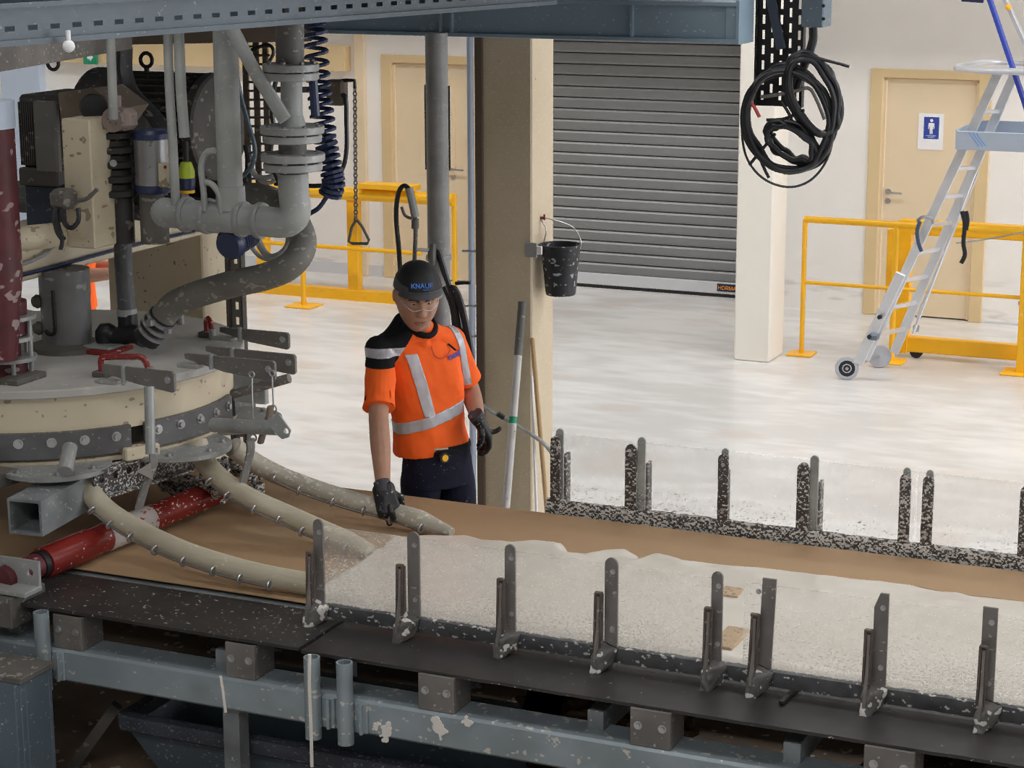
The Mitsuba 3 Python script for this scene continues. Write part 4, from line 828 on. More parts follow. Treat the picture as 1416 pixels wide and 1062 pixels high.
reg('cable', tube([(-5.047,6.95,2.236),(-4.996,6.95,2.248),(-4.944,6.95,2.289)], .009, 8), 'm_duskpipe', jb)
rh = np.array((-4.899,6.638,2.822))
solo('hook_ring', cat(torus(rh, .026, .007, (0, 1, 0), 22, 8), cyl(rh + (0, 0, .026), rh + (.0, .02, .12), .005, 8)), 'm_black', 'small black ring hanging under the tray at the upper left', 'ring')
for i, (q, lab) in enumerate((([(-5.07,7.3,2.177),(-5.061,7.3,2.221),(-5.023,7.3,2.242),(-4.98,7.3,2.225),(-4.975,7.3,2.173)], 'black cable loop on top of the vertical feed hose'), ([(-4.935,7.25,2.173),(-4.865,7.25,2.186),(-4.802,7.25,2.229)], 'thin cable from the feed hose to the pump motor'))):
    solo('loose_cable', tube(q, .008, 8), 'm_cable', lab, 'cable')

# ---------------------------------------------------------------- outlet hoses on the paper
def slurry_hose(label, path, r, rings, mat, strap=None):
    h = thing('outlet_hose', label, 'hose', 'pale rubber outlet hoses from mixer to paper')
    reg('hose_body', tube(path, r, 18, 8, squash=1.0), mat, h)
    p = spline(path, 30); n = len(p)
    rod = []
    for k in range(rings):
        t = .24 + .66 * k / max(rings - 1, 1); i = int(t * (n - 2)); d = nrm(p[i + 1] - p[i])
        rr = np.interp(t, np.linspace(0, 1, len(path)), r) if not np.isscalar(r) else r
        out = nrm(np.cross(d, [0, 0, 1])); 
        for sgn in ((1,) if True else (1, -1)):
            o = out if out[1] < 0 else -out
            c = p[i] + o * rr * .92 + np.array([0, 0, -rr * .25])
            e = reg('eyelet', torus(c + o * .014, .018, .005, d, 14, 6), 'm_steel', h)
            rod.append(c + o * .006 + np.array([0, 0, -.012]))
    reg('tie_rod', tube(rod, .0045, 6, 3), 'm_darkplate', h)
    return h
slurry_hose('smooth cream outlet hose nearest the camera, over the red roller', [(-5.007,6.823,1.16),(-4.91,6.741,1.08),(-4.8,6.719,1),(-4.64,6.712,0.935),(-4.415,6.656,0.9),(-4.199,6.631,0.875),(-4.013,6.622,0.86),(-3.807,6.629,0.85)], .045, 8, 'm_hosecream')
slurry_hose('cream outlet hose in the middle, held by a grey strap', [(-4.697,7.236,1.18),(-4.647,7.219,1.1),(-4.533,7.193,1.03),(-4.38,7.16,0.98),(-4.233,7.175,0.93),(-4.072,7.162,0.89),(-3.931,7.153,0.86),(-3.809,7.124,0.84)], [.045, .046, .045, .045, .045, .046, .042, .03], 7, 'm_hosecream')
slurry_hose('plaster-dusted outlet hose farthest back, gripped by the worker', [(-4.578,7.332,1.15),(-4.531,7.429,1.06),(-4.427,7.494,0.99),(-4.274,7.526,0.94),(-4.11,7.551,0.9),(-3.96,7.565,0.875),(-3.793,7.545,0.855),(-3.622,7.507,0.835)], [.045, .044, .042, .042, .043, .040, .046, .02], 6, 'm_hosedusty')
def strap(path, w, label):
    t = thing('hanger_strap', label, 'strap')
    reg('strap_bar', tube(path, w, 10, 5, squash=.35), 'm_strap', t)
    return t
t1 = strap([(-4.521,6.65,1.309),(-4.524,6.65,1.249),(-4.548,6.65,1.193),(-4.571,6.65,1.145),(-4.602,6.65,1.06)], .030, 'bent grey hanger strap below the front of the mixer')
reg('crust_plate', hull([(-4.574,6.6,1.227), (-4.504,6.6,1.27), (-4.494,6.6,1.2), (-4.602,6.64,1.213), (-4.531,6.64,1.257), (-4.521,6.64,1.186)]), 'm_crustlight', t1)
t2 = strap([(-4.409,7.2,1.231),(-4.411,7.2,1.177),(-4.435,7.2,1.096),(-4.46,7.2,1.014),(-4.483,7.2,0.964)], .032, 'mottled dark hanger strap crossing the middle cream hose')
solo('front_rod', cyl((-4.508,6.62,1.573), (-4.468,6.55,1.321), .020, 14), 'm_flange', 'grey vertical tie rod in front of the cream drum', 'rod')
for i, (q0, q1, lab) in enumerate((((-4.258,6.98,1.558), (-4.242,6.95,1.332), 'left thin hanging wire below the levers at the right rim'), ((-4.175,7,1.567), (-4.173,7,1.448), 'right thin hanging wire below the levers at the right rim'))):
    w = thing('hanging_wire', lab, 'wire')
    reg('wire', cyl(q0, q1, .004, 6), 'm_steel', w)
    reg('lower_eye', torus(np.array(q1) - (0, 0, .016), .014, .004, (0, 1, 0), 14, 6), 'm_steel', w)
    reg('upper_eye', torus(np.array(q0) + (0, 0, .012), .012, .004, (0, 1, 0), 14, 6), 'm_steel', w)
hk = thing('hook_assembly', 'rusty clevis hook with a slotted plate at the right of the mixer', 'hook')
reg('clevis', tube([(-4.156,6.95,1.454),(-4.165,6.95,1.412),(-4.186,6.95,1.362),(-4.209,6.95,1.299)], .020, 10, 4, squash=.6), 'm_browndust', hk)
reg('slotted_plate', ext(Polygon([(0, 0), (.05, .02), (.10, -.04), (.09, -.07), (.06, -.08), (0, -.03)]).difference(Point(.08, -.045).buffer(.012)), (-4.111,6.86,1.432), (1, 0, 0), (0, 0, 1), .008), 'm_flange', hk, smooth=False)
solo('pivot_tube', cyl((-4.437,7.12,1.442), (-4.183,7.15,1.526), .020, 16), 'm_darkplate', 'dark polished pivot tube below the levers at the right rim', 'tube')
solo('rim_bracket', box3(*sorted(((-4.485,7.2,1.467)[0], (-4.33,7.2,1.481)[0])), 7.2, 7.23, (-4.46,7.2,1.388)[2], (-4.455,7.2,1.507)[2], .003), 'm_greypipe', 'grey slotted bracket under the levers at the right rim', 'bracket')

# roller and channels lying across the paper
rl = thing('red_roller', 'red cross roller with whitish plaster patch lying over the brown paper', 'roller')
ra, rb_ = np.array((-4.893,6.424,0.865)), np.array((-4.767,7.599,0.885)); rd = nrm(rb_ - ra); RL = np.linalg.norm(rb_ - ra)
reg('roller_tube', cyl(ra, rb_, .058, 28), 'm_red', rl)
reg('end_sleeve', cyl(ra - rd * .03, ra + rd * .24, .064, 28), 'm_red', rl)
reg('plaster_patch', lift(tube([ra + rd * s for s in np.linspace(.34, .62, 12)], .0605, 28, smooth=False), .003, 50, 3), 'm_crustlight', rl)
reg('coupling', cyl(ra - rd * .26, ra - rd * .05, .050, 24), 'm_maroon', rl)
reg('cap_ring', cyl(ra - rd * .06, ra - rd * .028, .056, 24), 'm_black', rl)
bk = thing('end_bracket', 'thick grey drilled bracket at the left edge above the dark deck', 'bracket')
bz = (-4.884,6.2,0.876)[2]
x0, x1 = (-5.165,6.2,0.854)[0], (-4.766,6.2,0.907)[0]
g = sbox(x0, (-4.886,6.2,0.844)[2], x1, (-4.879,6.2,0.945)[2])
for u in (8, 42): g = g.difference(Point((-4.924,6.2,0.892)[0] if u == 8 else (-4.807,6.2,0.907)[0], (-4.883,6.2,0.897)[2]).buffer(.016))
reg('drilled_plate', ext(g, (0, 6.21, 0), (1, 0, 0), (0, 0, 1), .015), 'm_flange', bk, smooth=False)
reg('foot_flange', box3(x0, x1 + .005, 6.10, 6.21, (-4.888,6.2,0.826)[2] , (-4.886,6.2,0.847)[2], .004), 'm_flange', bk)
reg('support_block', box3(x0, x1 - .05, 6.08, 6.30, .70, (-4.888,6.2,0.823)[2], .004), 'm_dusty', bk)
gt = thing('box_girder', 'galvanised box girder end under the left side of the mixer', 'girder')
ga, gb = np.array((-4.936,6.35,1.061)), np.array((-4.936,6.35,1.061)) + np.array([-.22, 2.0, 0.02])
s_, u_, d_ = frame(gb - ga)
L = np.linalg.norm(gb - ga); w, h = .15, .145
ring = sbox(-w / 2, -h / 2, w / 2, h / 2).difference(sbox(-w / 2 + .01, -h / 2 + .01, w / 2 - .01, h / 2 - .01))
reg('tube', ext(ring, ga, s_, u_, L), 'm_galvdusty', gt, smooth=False)
gt2 = thing('slotted_channel', 'spattered channel with round holes below the mixer drum', 'channel')
ga, gb = np.array((-4.872,6.72,1.114)), np.array((-4.827,7.55,1.071))
s_, u_, d_ = frame(gb - ga); L = np.linalg.norm(gb - ga)
g = sbox(0, -.06, L, .06)
for k in range(int(L / .09)): g = g.difference(Point(.05 + k * .09, .01).buffer(.017))
reg('web', ext(g, ga, d_, u_, .008), 'm_spatter', gt2, smooth=False)
for z in (-.06, .055): reg('flange', bar(ga + u_ * z - s_ * .03, gb + u_ * z - s_ * .03, .06, .008), 'm_spatter', gt2)
gt3 = solo('channel_rail', bar((-5.193,6.4,1.161), (-5.203,7.2,1.104), .10, .06), 'm_dusty', 'dusty brown rail at the left edge under the mixer', 'rail')
lm = []
for k in range(60):
    t = rng.random(); p = np.array((-4.999,7.455,0.93)) * (1 - t) + np.array((-4.621,7.364,0.93)) * t + rng.normal(0, .022, 3)
    b = trimesh.creation.icosphere(subdivisions=1, radius=.012 + .02 * rng.random()); b.vertices = b.vertices * rng.uniform(.7, 1.2, 3) + p; lm.append(b)
solo('plaster_lumps', cat(lm), 'm_crust', 'grey lumps of set plaster heaped beside the red roller', 'plaster lumps', kind='stuff')
lm = []
for k in range(50):
    t = rng.random(); p = np.array((-4.956,7.798,0.95)) * (1 - t) + np.array((-4.633,7.651,0.9)) * t + rng.normal(0, .03, 3)
    b = trimesh.creation.icosphere(subdivisions=1, radius=.010 + .018 * rng.random()); b.vertices = b.vertices * rng.uniform(.7, 1.2, 3) + p; lm.append(b)
solo('plaster_lumps', cat(lm), 'm_crust', 'spattered plaster lumps between the two rear cream hoses', 'plaster lumps', kind='stuff')

# ---------------------------------------------------------------- people
Man = manifold3d.Manifold
ICO = np.array(trimesh.creation.icosphere(subdivisions=2).vertices)
def ball_hull(*cr):
    return Man.hull_points(np.vstack([np.asarray(c, float) + ICO * r for c, r in cr]))
def chain(pts, rad):
    out = Man()
    for a, b, r, s in zip(pts, pts[1:], rad, rad[1:]): out += ball_hull((a, r), (b, s))
    return out
def soft(m, edge=.015, it=10):
    mm = m.refine_to_length(edge).to_mesh()
    t = trimesh.Trimesh(mm.vert_properties[:, :3], mm.tri_verts, process=True)
    trimesh.smoothing.filter_taubin(t, iterations=it)
    return t
def ring_hulls(rings, Lv, Fv, n=28):
    """torso or hips: convex slabs between elliptic rings (centre, half width, half depth)"""
    a = np.linspace(0, 2 * math.pi, n, endpoint=False); out = Man(); prev = None
    for c, w, d in rings:
        cs, sn = np.cos(a), np.sin(a)
        cs = np.sign(cs) * np.abs(cs) ** .85; sn = np.sign(sn) * np.abs(sn) ** .85
        p = np.asarray(c, float) + w * cs[:, None] * Lv + d * sn[:, None] * Fv
        if prev is not None: out += Man.hull_points(np.vstack([prev, p]))
        prev = p
    return out
def head_mesh(c, Lh, Fh, Uh, s=1.0):
    m = trimesh.creation.icosphere(subdivisions=5); d = np.array(m.vertices)
    p = d * np.array([.087, .100, .130]); z = d[:, 2]; low = np.where(z < 0, 1.20, 1.0)
    jaw = np.clip((-z - .15) / .85, 0, 1)
    p[:, 0] *= 1 - .26 * jaw ** 1.5
    p[:, 1] = np.where(p[:, 1] < 0, p[:, 1] * (1 - .45 * np.clip((-z - .2) / .8, 0, 1)), p[:, 1] * (1 + .06 * jaw))
    front = np.clip(d[:, 1], 0, 1) ** .6 * (d[:, 1] > 0)
    x, zz = p[:, 0], p[:, 2]
    gz = lambda z0, w: np.exp(-((zz - z0) / w) ** 2)
    gx = lambda x0, w: np.exp(-((x - x0) / w) ** 2)
    nose = np.clip((.030 - zz) / .060, 0, 1) * np.clip((zz + .036) / .010, 0, 1)
    dy = .026 * nose * gx(0, .0115 + .004 * nose) + .008 * gz(-.022, .010) * (gx(-.013, .007) + gx(.013, .007))
    dy += .007 * gz(.036, .010) * gx(0, .050) - .011 * gz(.017, .011) * (gx(-.031, .016) + gx(.031, .016))
    dy += .006 * gz(-.054, .006) * gx(0, .022) + .006 * gz(-.067, .007) * gx(0, .018) - .005 * gz(-.0605, .003) * gx(0, .025)
    dy += .011 * gz(-.098, .016) * gx(0, .020) - .004 * gz(-.080, .007) * gx(0, .022) + .006 * gz(-.015, .022) * (gx(-.046, .016) + gx(.046, .016))
    p[:, 1] += dy * front; p[:, 2] *= low
    m.vertices = np.asarray(c) + s * (p[:, :1] * Lh + p[:, 1:2] * Fh + p[:, 2:] * Uh)
    if m.volume < 0: m.invert()
    return m
def to_man(m):
    return Man(manifold3d.Mesh(np.asarray(m.vertices, np.float32), np.asarray(m.faces, np.uint32)))
def shell(m, t, back=.003):
    """a thin cloth piece: the surface m moved out by t, closed at its rim"""
    m = m.copy(); m.merge_vertices(); n = np.array(m.vertex_normals); v = np.array(m.vertices); f = np.array(m.faces); k = len(v)
    e = np.sort(m.edges, 1); u, idx, cnt = np.unique(e, axis=0, return_index=True, return_counts=True)
    rim = m.edges[idx[cnt == 1]]
    sf = [[a, a + k, b] for a, b in rim] + [[b, a + k, b + k] for a, b in rim]
    return trimesh.Trimesh(np.vstack([v + n * t, v - n * back]), np.vstack([f, f[:, ::-1] + k] + ([np.array(sf)] if sf else [])), process=False)
def cut(m, *planes):
    for o, n in planes:
        m = trimesh.intersections.slice_mesh_plane(m, nrm(n), np.asarray(o, float))
    return m
def hand_man(W, D, N, S, curl, thumb_curl, k=1.0, fat=0.0):
    """W wrist, D towards the fingers, N out of the back of the hand, S towards the thumb; curl: bend per joint in degrees"""
    D, N, S = nrm(D), nrm(N), nrm(S); out = Man()
    base = []
    lens = ((.040, .025, .020), (.045, .029, .021), (.041, .027, .020), (.032, .020, .018))
    for i, sx in enumerate((.030, .010, -.010, -.029)):
        base.append(W + D * (.092 - (.004 if i in (0,) else .012 * (i == 3))) * k + S * sx * k)
    palm = np.vstack([W + S * .018 * k + ICO * (.021 + fat * 1.6), W - S * .018 * k + ICO * (.020 + fat * 1.6), W + D * .045 * k + ICO * (.020 + fat * 2)] + [b + ICO * (.0125 + fat) for b in base] + [W + D * .03 * k - N * .012 + S * .02 * k + ICO * .016])
    out += Man.hull_points(palm)
    for i, b in enumerate(base):
        p = b; d = D; r = (.0098 if i < 3 else .0088) + fat
        for j, L in enumerate(lens[i]):
            a = math.radians(curl[j] * (1 + .06 * i)); d = nrm(d * math.cos(a) - N * math.sin(a))
            d = nrm(d + S * (.05 - .035 * i) * (j == 0)); N2 = N
            q = p + d * L * k
            out += ball_hull((p, r), (q, r * .93)); p = q; r *= .93
            N = nrm(np.cross(np.cross(d, N2), d)) if False else nrm(N2 - d * (N2 @ d))
        N = nrm(np.asarray(N)); N = N0(N, D, S)
    t0 = W + D * .022 * k + S * .026 * k - N * .006
    d = nrm(D * .62 + S * .70 - N * .25); p = t0; r = .0125 + fat
    for j, L in enumerate((.036, .030, .024)):
        q = p + d * L * k; out += ball_hull((p, r), (q, r * .9)); p = q; r *= .9
        a = math.radians(thumb_curl); d = nrm(d * math.cos(a) - (S * .75 + N * .5) * math.sin(a) + D * .2)
    return out
def N0(N, D, S):
    """back-of-hand normal again, square to D and S"""
    n = np.cross(D, S); return nrm(n if n @ N > 0 else -n)

def worker(label, F, rings, neck, head, Hf, tilt, arms, hips, feet, detailed=True):
    F = nrm(F); Lv = np.array([-F[1], F[0], 0.0]); U = np.array([0, 0, 1.0])
    t = thing('person', label, 'person')
    # head axes: Hf horizontal facing, tilt down in degrees
    Hf = nrm(Hf); Lh = np.array([-Hf[1], Hf[0], 0]); a = math.radians(tilt)
    Fh = Hf * math.cos(a) - U * math.sin(a); Uh = np.cross(Lh, Fh) * -1; Uh = Uh if Uh[2] > 0 else -Uh
    HK = 1.10; Lh, Fh, Uh = Lh * HK, Fh * HK, Uh * HK
    head = np.asarray(head, float); hs = 1.0
    hm = to_man(head_mesh(head, Lh, Fh, Uh, hs))
    ears = Man()
    for s in (1, -1):
        e = trimesh.creation.icosphere(subdivisions=3); q = np.array(e.vertices) * (.007, .017, .030)
        q[:, 0] += s * .004 * (q[:, 1] < 0)
        e.vertices = head + Lh * s * .087 + Fh * -.008 + Uh * .002 + q[:, :1] * Lh + q[:, 1:2] * nrm(Fh - Lh * s * .3) + q[:, 2:] * Uh
        if e.volume < 0: e.invert()
        ears += to_man(e)
    body = ball_hull((head + Uh * -.06 - Fh * .03, .052), (np.asarray(neck) - U * .01, .056)) + ball_hull((np.asarray(neck) - U * .02 - F * .01, .050), (np.asarray(rings[3][0]) - F * .03, .05))
    body += ring_hulls([(c, w * .86, d * .84) for c, w, d in rings], Lv, F)
    for (sh, el, wr, hd, _) in arms:
        mid = (np.asarray(el) * .62 + np.asarray(wr) * .38)
        body += chain([sh, el, mid, wr, np.asarray(wr) + nrm(np.asarray(hd)) * .008], [.056, .044, .045, .031, .024])
    bm_ = soft(body, .016, 12)
    bm_ = to_man(bm_) + hm + ears
    mm = bm_.to_mesh(); skin = trimesh.Trimesh(mm.vert_properties[:, :3], mm.tri_verts)
    reg('body', skin, 'm_skin', t, smooth=True)
    # face
    for s in (1, -1):
        ec = head + Lh * s * .031 + Fh * .0795 + Uh * .016
        e = reg('eye', sph(ec, .0105, 2), 'm_eye', t); reg('iris', sph(ec + Fh * .0075 - Uh * .0022, .0045, 2), 'm_black', e)
        lid = trimesh.creation.icosphere(subdivisions=2, radius=.0122); lid = trimesh.intersections.slice_mesh_plane(lid, -Fh * .25 + Uh * .97, Uh * .0015); lid.vertices = np.array(lid.vertices) + ec
        reg('eyelid', shell(lid, .0005, .001), 'm_skin', e, smooth=True)
        reg('eyebrow', tube([head + Lh * s * x + Fh * y + Uh * z for x, y, z in ((.012, .1015, .030), (.026, .099, .0365), (.040, .090, .035), (.050, .081, .028))], .0038, 6, 4, squash=.7), 'm_hair', t)
    hr = trimesh.creation.icosphere(subdivisions=4); q = np.array(hr.vertices) * (.090, .102, .126); hr.vertices = head + q[:, :1] * Lh + q[:, 1:2] * Fh + q[:, 2:] * Uh
    if hr.volume < 0: hr.invert()
    hr = cut(hr, (head - Fh * .012, -Fh), (head - Uh * .045, Uh))
    reg('hair', shell(hr, 0, .004), 'm_hair', t, smooth=True)
    lip = reg('lips', tube([head + Lh * x + Fh * y + Uh * -.0726 for x, y in ((-.024, .092), (-.011, .1025), (0, .105), (.011, .1025), (.024, .092))], .0035, 6, 4), 'm_lip', t)
    # cap
    cp = trimesh.creation.icosphere(subdivisions=5); q = np.array(cp.vertices); q = np.sign(q) * np.abs(q) ** np.array([.95, .95, .82]) * (.098, .118, .134)
    cp.vertices = head + Uh * .010 - Fh * .004 + q[:, :1] * Lh + q[:, 1:2] * Fh + q[:, 2:] * Uh
    pl0 = (head + Uh * .060 + Fh * .08, nrm(Uh * 1.0 - Fh * .22))
    if cp.volume < 0: cp.invert()
    cp = cut(cp, pl0)
    ck = reg('cap', shell(cp, 0, .006), 'm_capblack' if detailed else 'm_navycloth', t, smooth=True)
    vis = []
    for r0 in (0, 1):
        for ang in np.linspace(-62, 62, 21):
            b = math.radians(ang); ro = (.096, .016 * math.cos(b * 1.25)) 
            e = np.array([.098 * math.sin(b), .116 * math.cos(b), 0]) * (1 + r0 * (ro[1] / .10))
            vis.append(head - Fh * .004 + Lh * e[0] + Fh * e[1] + Uh * (.070 - .010 * r0 - .034 * (1 - math.cos(b))))
    v = np.array(vis); n = 21; f = []
    for i in range(n - 1): f += [[i, i + 1, n + i + 1], [i, n + i + 1, n + i]]
    rimf = [[i, 2 * n + i + 1, i + 1] for i in range(n - 1)] + [[i, 2 * n + i, 2 * n + i + 1] for i in range(n - 1)]
    vm = trimesh.Trimesh(np.vstack([v, v - Uh * .006]), f + [[q + 2 * n for q in tri[::-1]] for tri in f] + [[n + i, n + i + 1, 3 * n + i + 1] for i in range(n - 1)] + [[n + i, 3 * n + i + 1, 3 * n + i] for i in range(n - 1)] + rimf, process=False)
    reg('visor', vm, 'm_capgrey', ck, smooth=30)
    if detailed:
        side_ = cut(cp, (head - Lh * .055, -Lh), (head + Uh * .085, -Uh), (head - Fh * .05, Fh))
        reg('side_panel', shell(side_, .0012, .001), 'm_capgrey', ck, smooth=True)
        band = cut(cp, (pl0[0] + nrm(pl0[1]) * .010, -pl0[1]), (head, Fh)); reg('cap_rim', shell(band, .0018, .001), 'm_capgrey', ck, smooth=True)
        cv_ = np.array(cp.vertices); nn = np.array(cp.vertex_normals)
        j = np.argmin(np.linalg.norm(cv_ - (head + Fh * .10 + Uh * .105 - Lh * .004), axis=1)); nz = nn[j]; ey = nrm(Uh - nz * (Uh @ nz)); ex = np.cross(ey, nz)
        reg('cap_lettering', text_on('KNAUF', .021, cv_[j] + nz * .0015, ex, ey, .003, True), 'm_logoblue', ck, smooth=False)
        reg('cap_small_print', text_on('SAFETY', .006, cv_[j] + nz * .002 - ey * .018 + ex * .018, ex, ey, .003, True), 'm_logoblue', ck, smooth=False)
        # clear safety glasses
        fr_ = [head + Lh * x + Fh * y + Uh * z for x, y, z in ((-.079, .0, .012), (-.074, .06, .010), (-.058, .094, .004), (-.036, .110, -.006), (-.012, .116, .000), (0, .119, .006), (.012, .116, .000), (.036, .110, -.006), (.058, .094, .004), (.074, .06, .010), (.079, .0, .012))]
        g_ = reg('glasses', tube(fr_, .0016, 6, 4), 'm_clearframe', t)
        for s in (1, -1):
            lp_ = [(.010, .117, .022), (.036, .112, .026), (.060, .096, .024), (.062, .092, .004), (.040, .108, -.010), (.014, .115, -.004)]
            pts = np.array([head + Lh * s * x + Fh * y + Uh * z for x, y, z in lp_])
            c_ = pts.mean(0) + Fh * .003
            lm_ = trimesh.Trimesh(np.vstack([pts, c_]), [[i, (i + 1) % 6, 6] for i in range(6)], process=False)
            reg('lens', lm_, 'm_glass', g_, smooth=True)
    # shirt
    shirt = ring_hulls(rings, Lv, F)
    for (sh, el, wr, hd, sl) in arms:
        e = np.asarray(sh) + (np.asarray(el) - sh) * sl
        shirt += ball_hull((np.asarray(sh) - U * .004, .064), (e, .074)).trim_by_plane(list(-nrm(np.asarray(el) - sh)), float(-nrm(np.asarray(el) - sh) @ e))
        shirt += ball_hull((np.asarray(sh), .066), (np.asarray(rings[3][0]) + Lv * np.sign((np.asarray(sh) - rings[3][0]) @ Lv) * .07, .075)); shirt += ball_hull((np.asarray(sh) - U * .006, .058), (np.asarray(neck) - U * .004, .060))
    if detailed: shirt += ball_hull((np.asarray(arms[0][0]) - U * .004, .055), ((-4.168,8.15,1.573), .046)) + ball_hull(((-4.168,8.15,1.573), .046), (np.asarray(neck) - U * .06, .05))
    sm_ = soft(shirt, .013, 14)
    v = np.array(sm_.vertices); n = np.array(sm_.vertex_normals)
    fold = meshkit.fbm(np.stack([v @ Lv * 9 + v[:, 2] * 3, v @ F * 9, v[:, 2] * 4.5], 1), 3, 5) - .5
    sm_.vertices = v + n * fold[:, None] * .032
    s_ = reg('shirt', sm_, 'm_orange', t, smooth=True)
    C1 = np.asarray(rings[1][0])
    if detailed:
        up = np.asarray(rings[4][0])
        tors = sm_
        # dark yoke and silver band on the right shoulder
        R0 = up - Lv * .105
        yoke = cut(tors, (R0, -Lv + U * .55), (up - U * .085, U))
        reg('shoulder_yoke', shell(yoke, .0025, .001), 'm_blackcloth', s_, smooth=True)
        silver = cut(yoke, (up - U * .046, U), (up - U * .008, -U))
        reg('reflective_band', shell(silver, .005, .001), 'm_silver', s_, smooth=True)
        # band down the right side of the chest, band round the waist, band on the left shoulder
        def vband(l0, z0, l1, z1, w, zc0, zc1):
            p0 = C1 + Lv * l0; p0[2] = z0; p1 = C1 + Lv * l1; p1[2] = z1
            d = nrm(p1 - p0); d -= F * (d @ F); nn = nrm(np.cross(F, d))
            return cut(tors, (C1 + F * .01, F), (p0 - nn * w, nn), (p0 + nn * w, -nn), ((0, 0, zc0), U), ((0, 0, zc1), -U))
        reg('reflective_band', shell(vband(-.158, 1.44, -.070, 1.16, .027, 1.155, 1.455), .004, .001), 'm_silver', s_, smooth=True)
        reg('reflective_band', shell(vband(.105, 1.50, .165, 1.30, .018, 1.26, 1.56), .004, .001), 'm_silver', s_, smooth=True)
        zb = np.array([C1[0], C1[1], 1.145]); nb_ = nrm(U - Lv * .26)
        wb = cut(tors, (zb - nb_ * .028, nb_), (zb + nb_ * .028, -nb_), (C1 - Lv * .20, Lv), (C1 + Lv * .125, -Lv), (C1 - F * .03, F))
        reg('reflective_band', shell(wb, .0045, .001), 'm_silver', s_, smooth=True)
        # collar, pen, chest lettering
        nk = np.asarray(neck, float)
        ang = np.linspace(0, 2 * math.pi, 22, endpoint=False)
        col = [nk + Lv * .072 * math.sin(b) + F * (.066 * math.cos(b) + .012 * max(0, math.cos(b)) ** 6) + U * (.016 - .036 * max(0, math.cos(b)) ** 1.5 + .014 * (math.cos(b) < 0)) for b in ang]
        reg('collar', tube(col, .014, 8, 2, closed=True, squash=.8), 'm_blackcloth', s_)
        vv, nn2 = np.array(tors.vertices), np.array(tors.vertex_normals)
        def on_chest(l, z):
            sc = ((vv - C1) @ Lv - l) ** 2 + (vv[:, 2] - z) ** 2 + 10 * ((vv - C1) @ F < .02); j = int(np.argmin(sc)); nz = nn2[j]; ey = nrm(U - nz * nz[2]); return vv[j], nz, np.cross(ey, nz), ey
        p, nz, ex, ey = on_chest(.055, 1.42)
        reg('chest_lettering', text_on('knauf', .024, p + nz * .004, ex + ey * .12, ey - ex * .12, .004, True), 'm_logoviolet', s_, smooth=False)
        p2, n2, ex2, ey2 = on_chest(.045, 1.48); reg('pen_loop', tube([p2 + n2 * .006 - ex2 * .005, p + n2 * .008 + ey2 * .025 + ex2 * .004], .0045, 6, smooth=False), 'm_blackcloth', s_)
        p3, n3, ex3, ey3 = on_chest(-.015, 1.445)
        reg('neck_cord', tube([p3 + n3 * .006 - ex3 * .045 + ey3 * .04, p3 + n3 * .008 - ex3 * .035 - ey3 * .005, p3 + n3 * .01 - ey3 * .022, p3 + n3 * .010 + ex3 * .03 - ey3 * .012, p3 + n3 * .008 + ex3 * .055 + ey3 * .01], .0022, 6), 'm_cordred', s_)
    # trousers and boots
    hc, (kl, al), (kr, ar) = np.asarray(hips), feet[0], feet[1]
    tr = ring_hulls([(hc + U * .13, .158, .108), (hc + U * .04, .172, .118), (hc - U * .06, .178, .122)], Lv, F)
    for s, k_, a_ in ((1, kl, al), (-1, kr, ar)):
        tr += chain([hc - U * .04 + Lv * s * .088, k_, a_], [.098, .070, .062])
    tm = soft(tr, .02, 10); v = np.array(tm.vertices); n = np.array(tm.vertex_normals)
    tm.vertices = v + n * ((meshkit.fbm(v * 9, 3, 8) - .5) * .02)[:, None]
    reg('trousers', tm, 'm_navycloth', t, smooth=True)
    for a_ in (al, ar):
        a_ = np.asarray(a_); b_ = np.array([a_[0], a_[1], 0])
        bt = ball_hull((b_ + (0, 0, .10), .055), (b_ + (0, 0, .045), .045)) + ball_hull((b_ + (0, 0, .045), .045), (b_ + F * .15 + (0, 0, .04), .040))
        reg('boot', soft(bt, .02, 4), 'm_black', t, smooth=True)
    if detailed:
        bc = hc + U * .118
        belt = tube([bc + Lv * .164 * math.cos(b) + F * .115 * math.sin(b) for b in np.linspace(0, 2 * math.pi, 28, endpoint=False)], .019, 8, smooth=False, closed=True, squash=.3, flat=Lv)
        bk_ = reg('belt', belt, 'm_blackcloth', t)
        q = bc + F * .125 - Lv * .045 - U * .02
        reg('belt_gauge', cat(cyl(q, q + F * .02, .024, 18)), 'm_black', bk_); reg('yellow_dial', cyl(q + F * .02, q + F * .024, .016, 16), 'm_yellow', bk_)
        reg('belt_edge', tube([bc + Lv * (.160 * math.cos(b)) + F * .121 * math.sin(b) + U * .016 for b in np.linspace(math.radians(95), math.radians(178), 10)], .005, 6, smooth=False), 'm_hosecream', bk_)
    return t, Lv, F

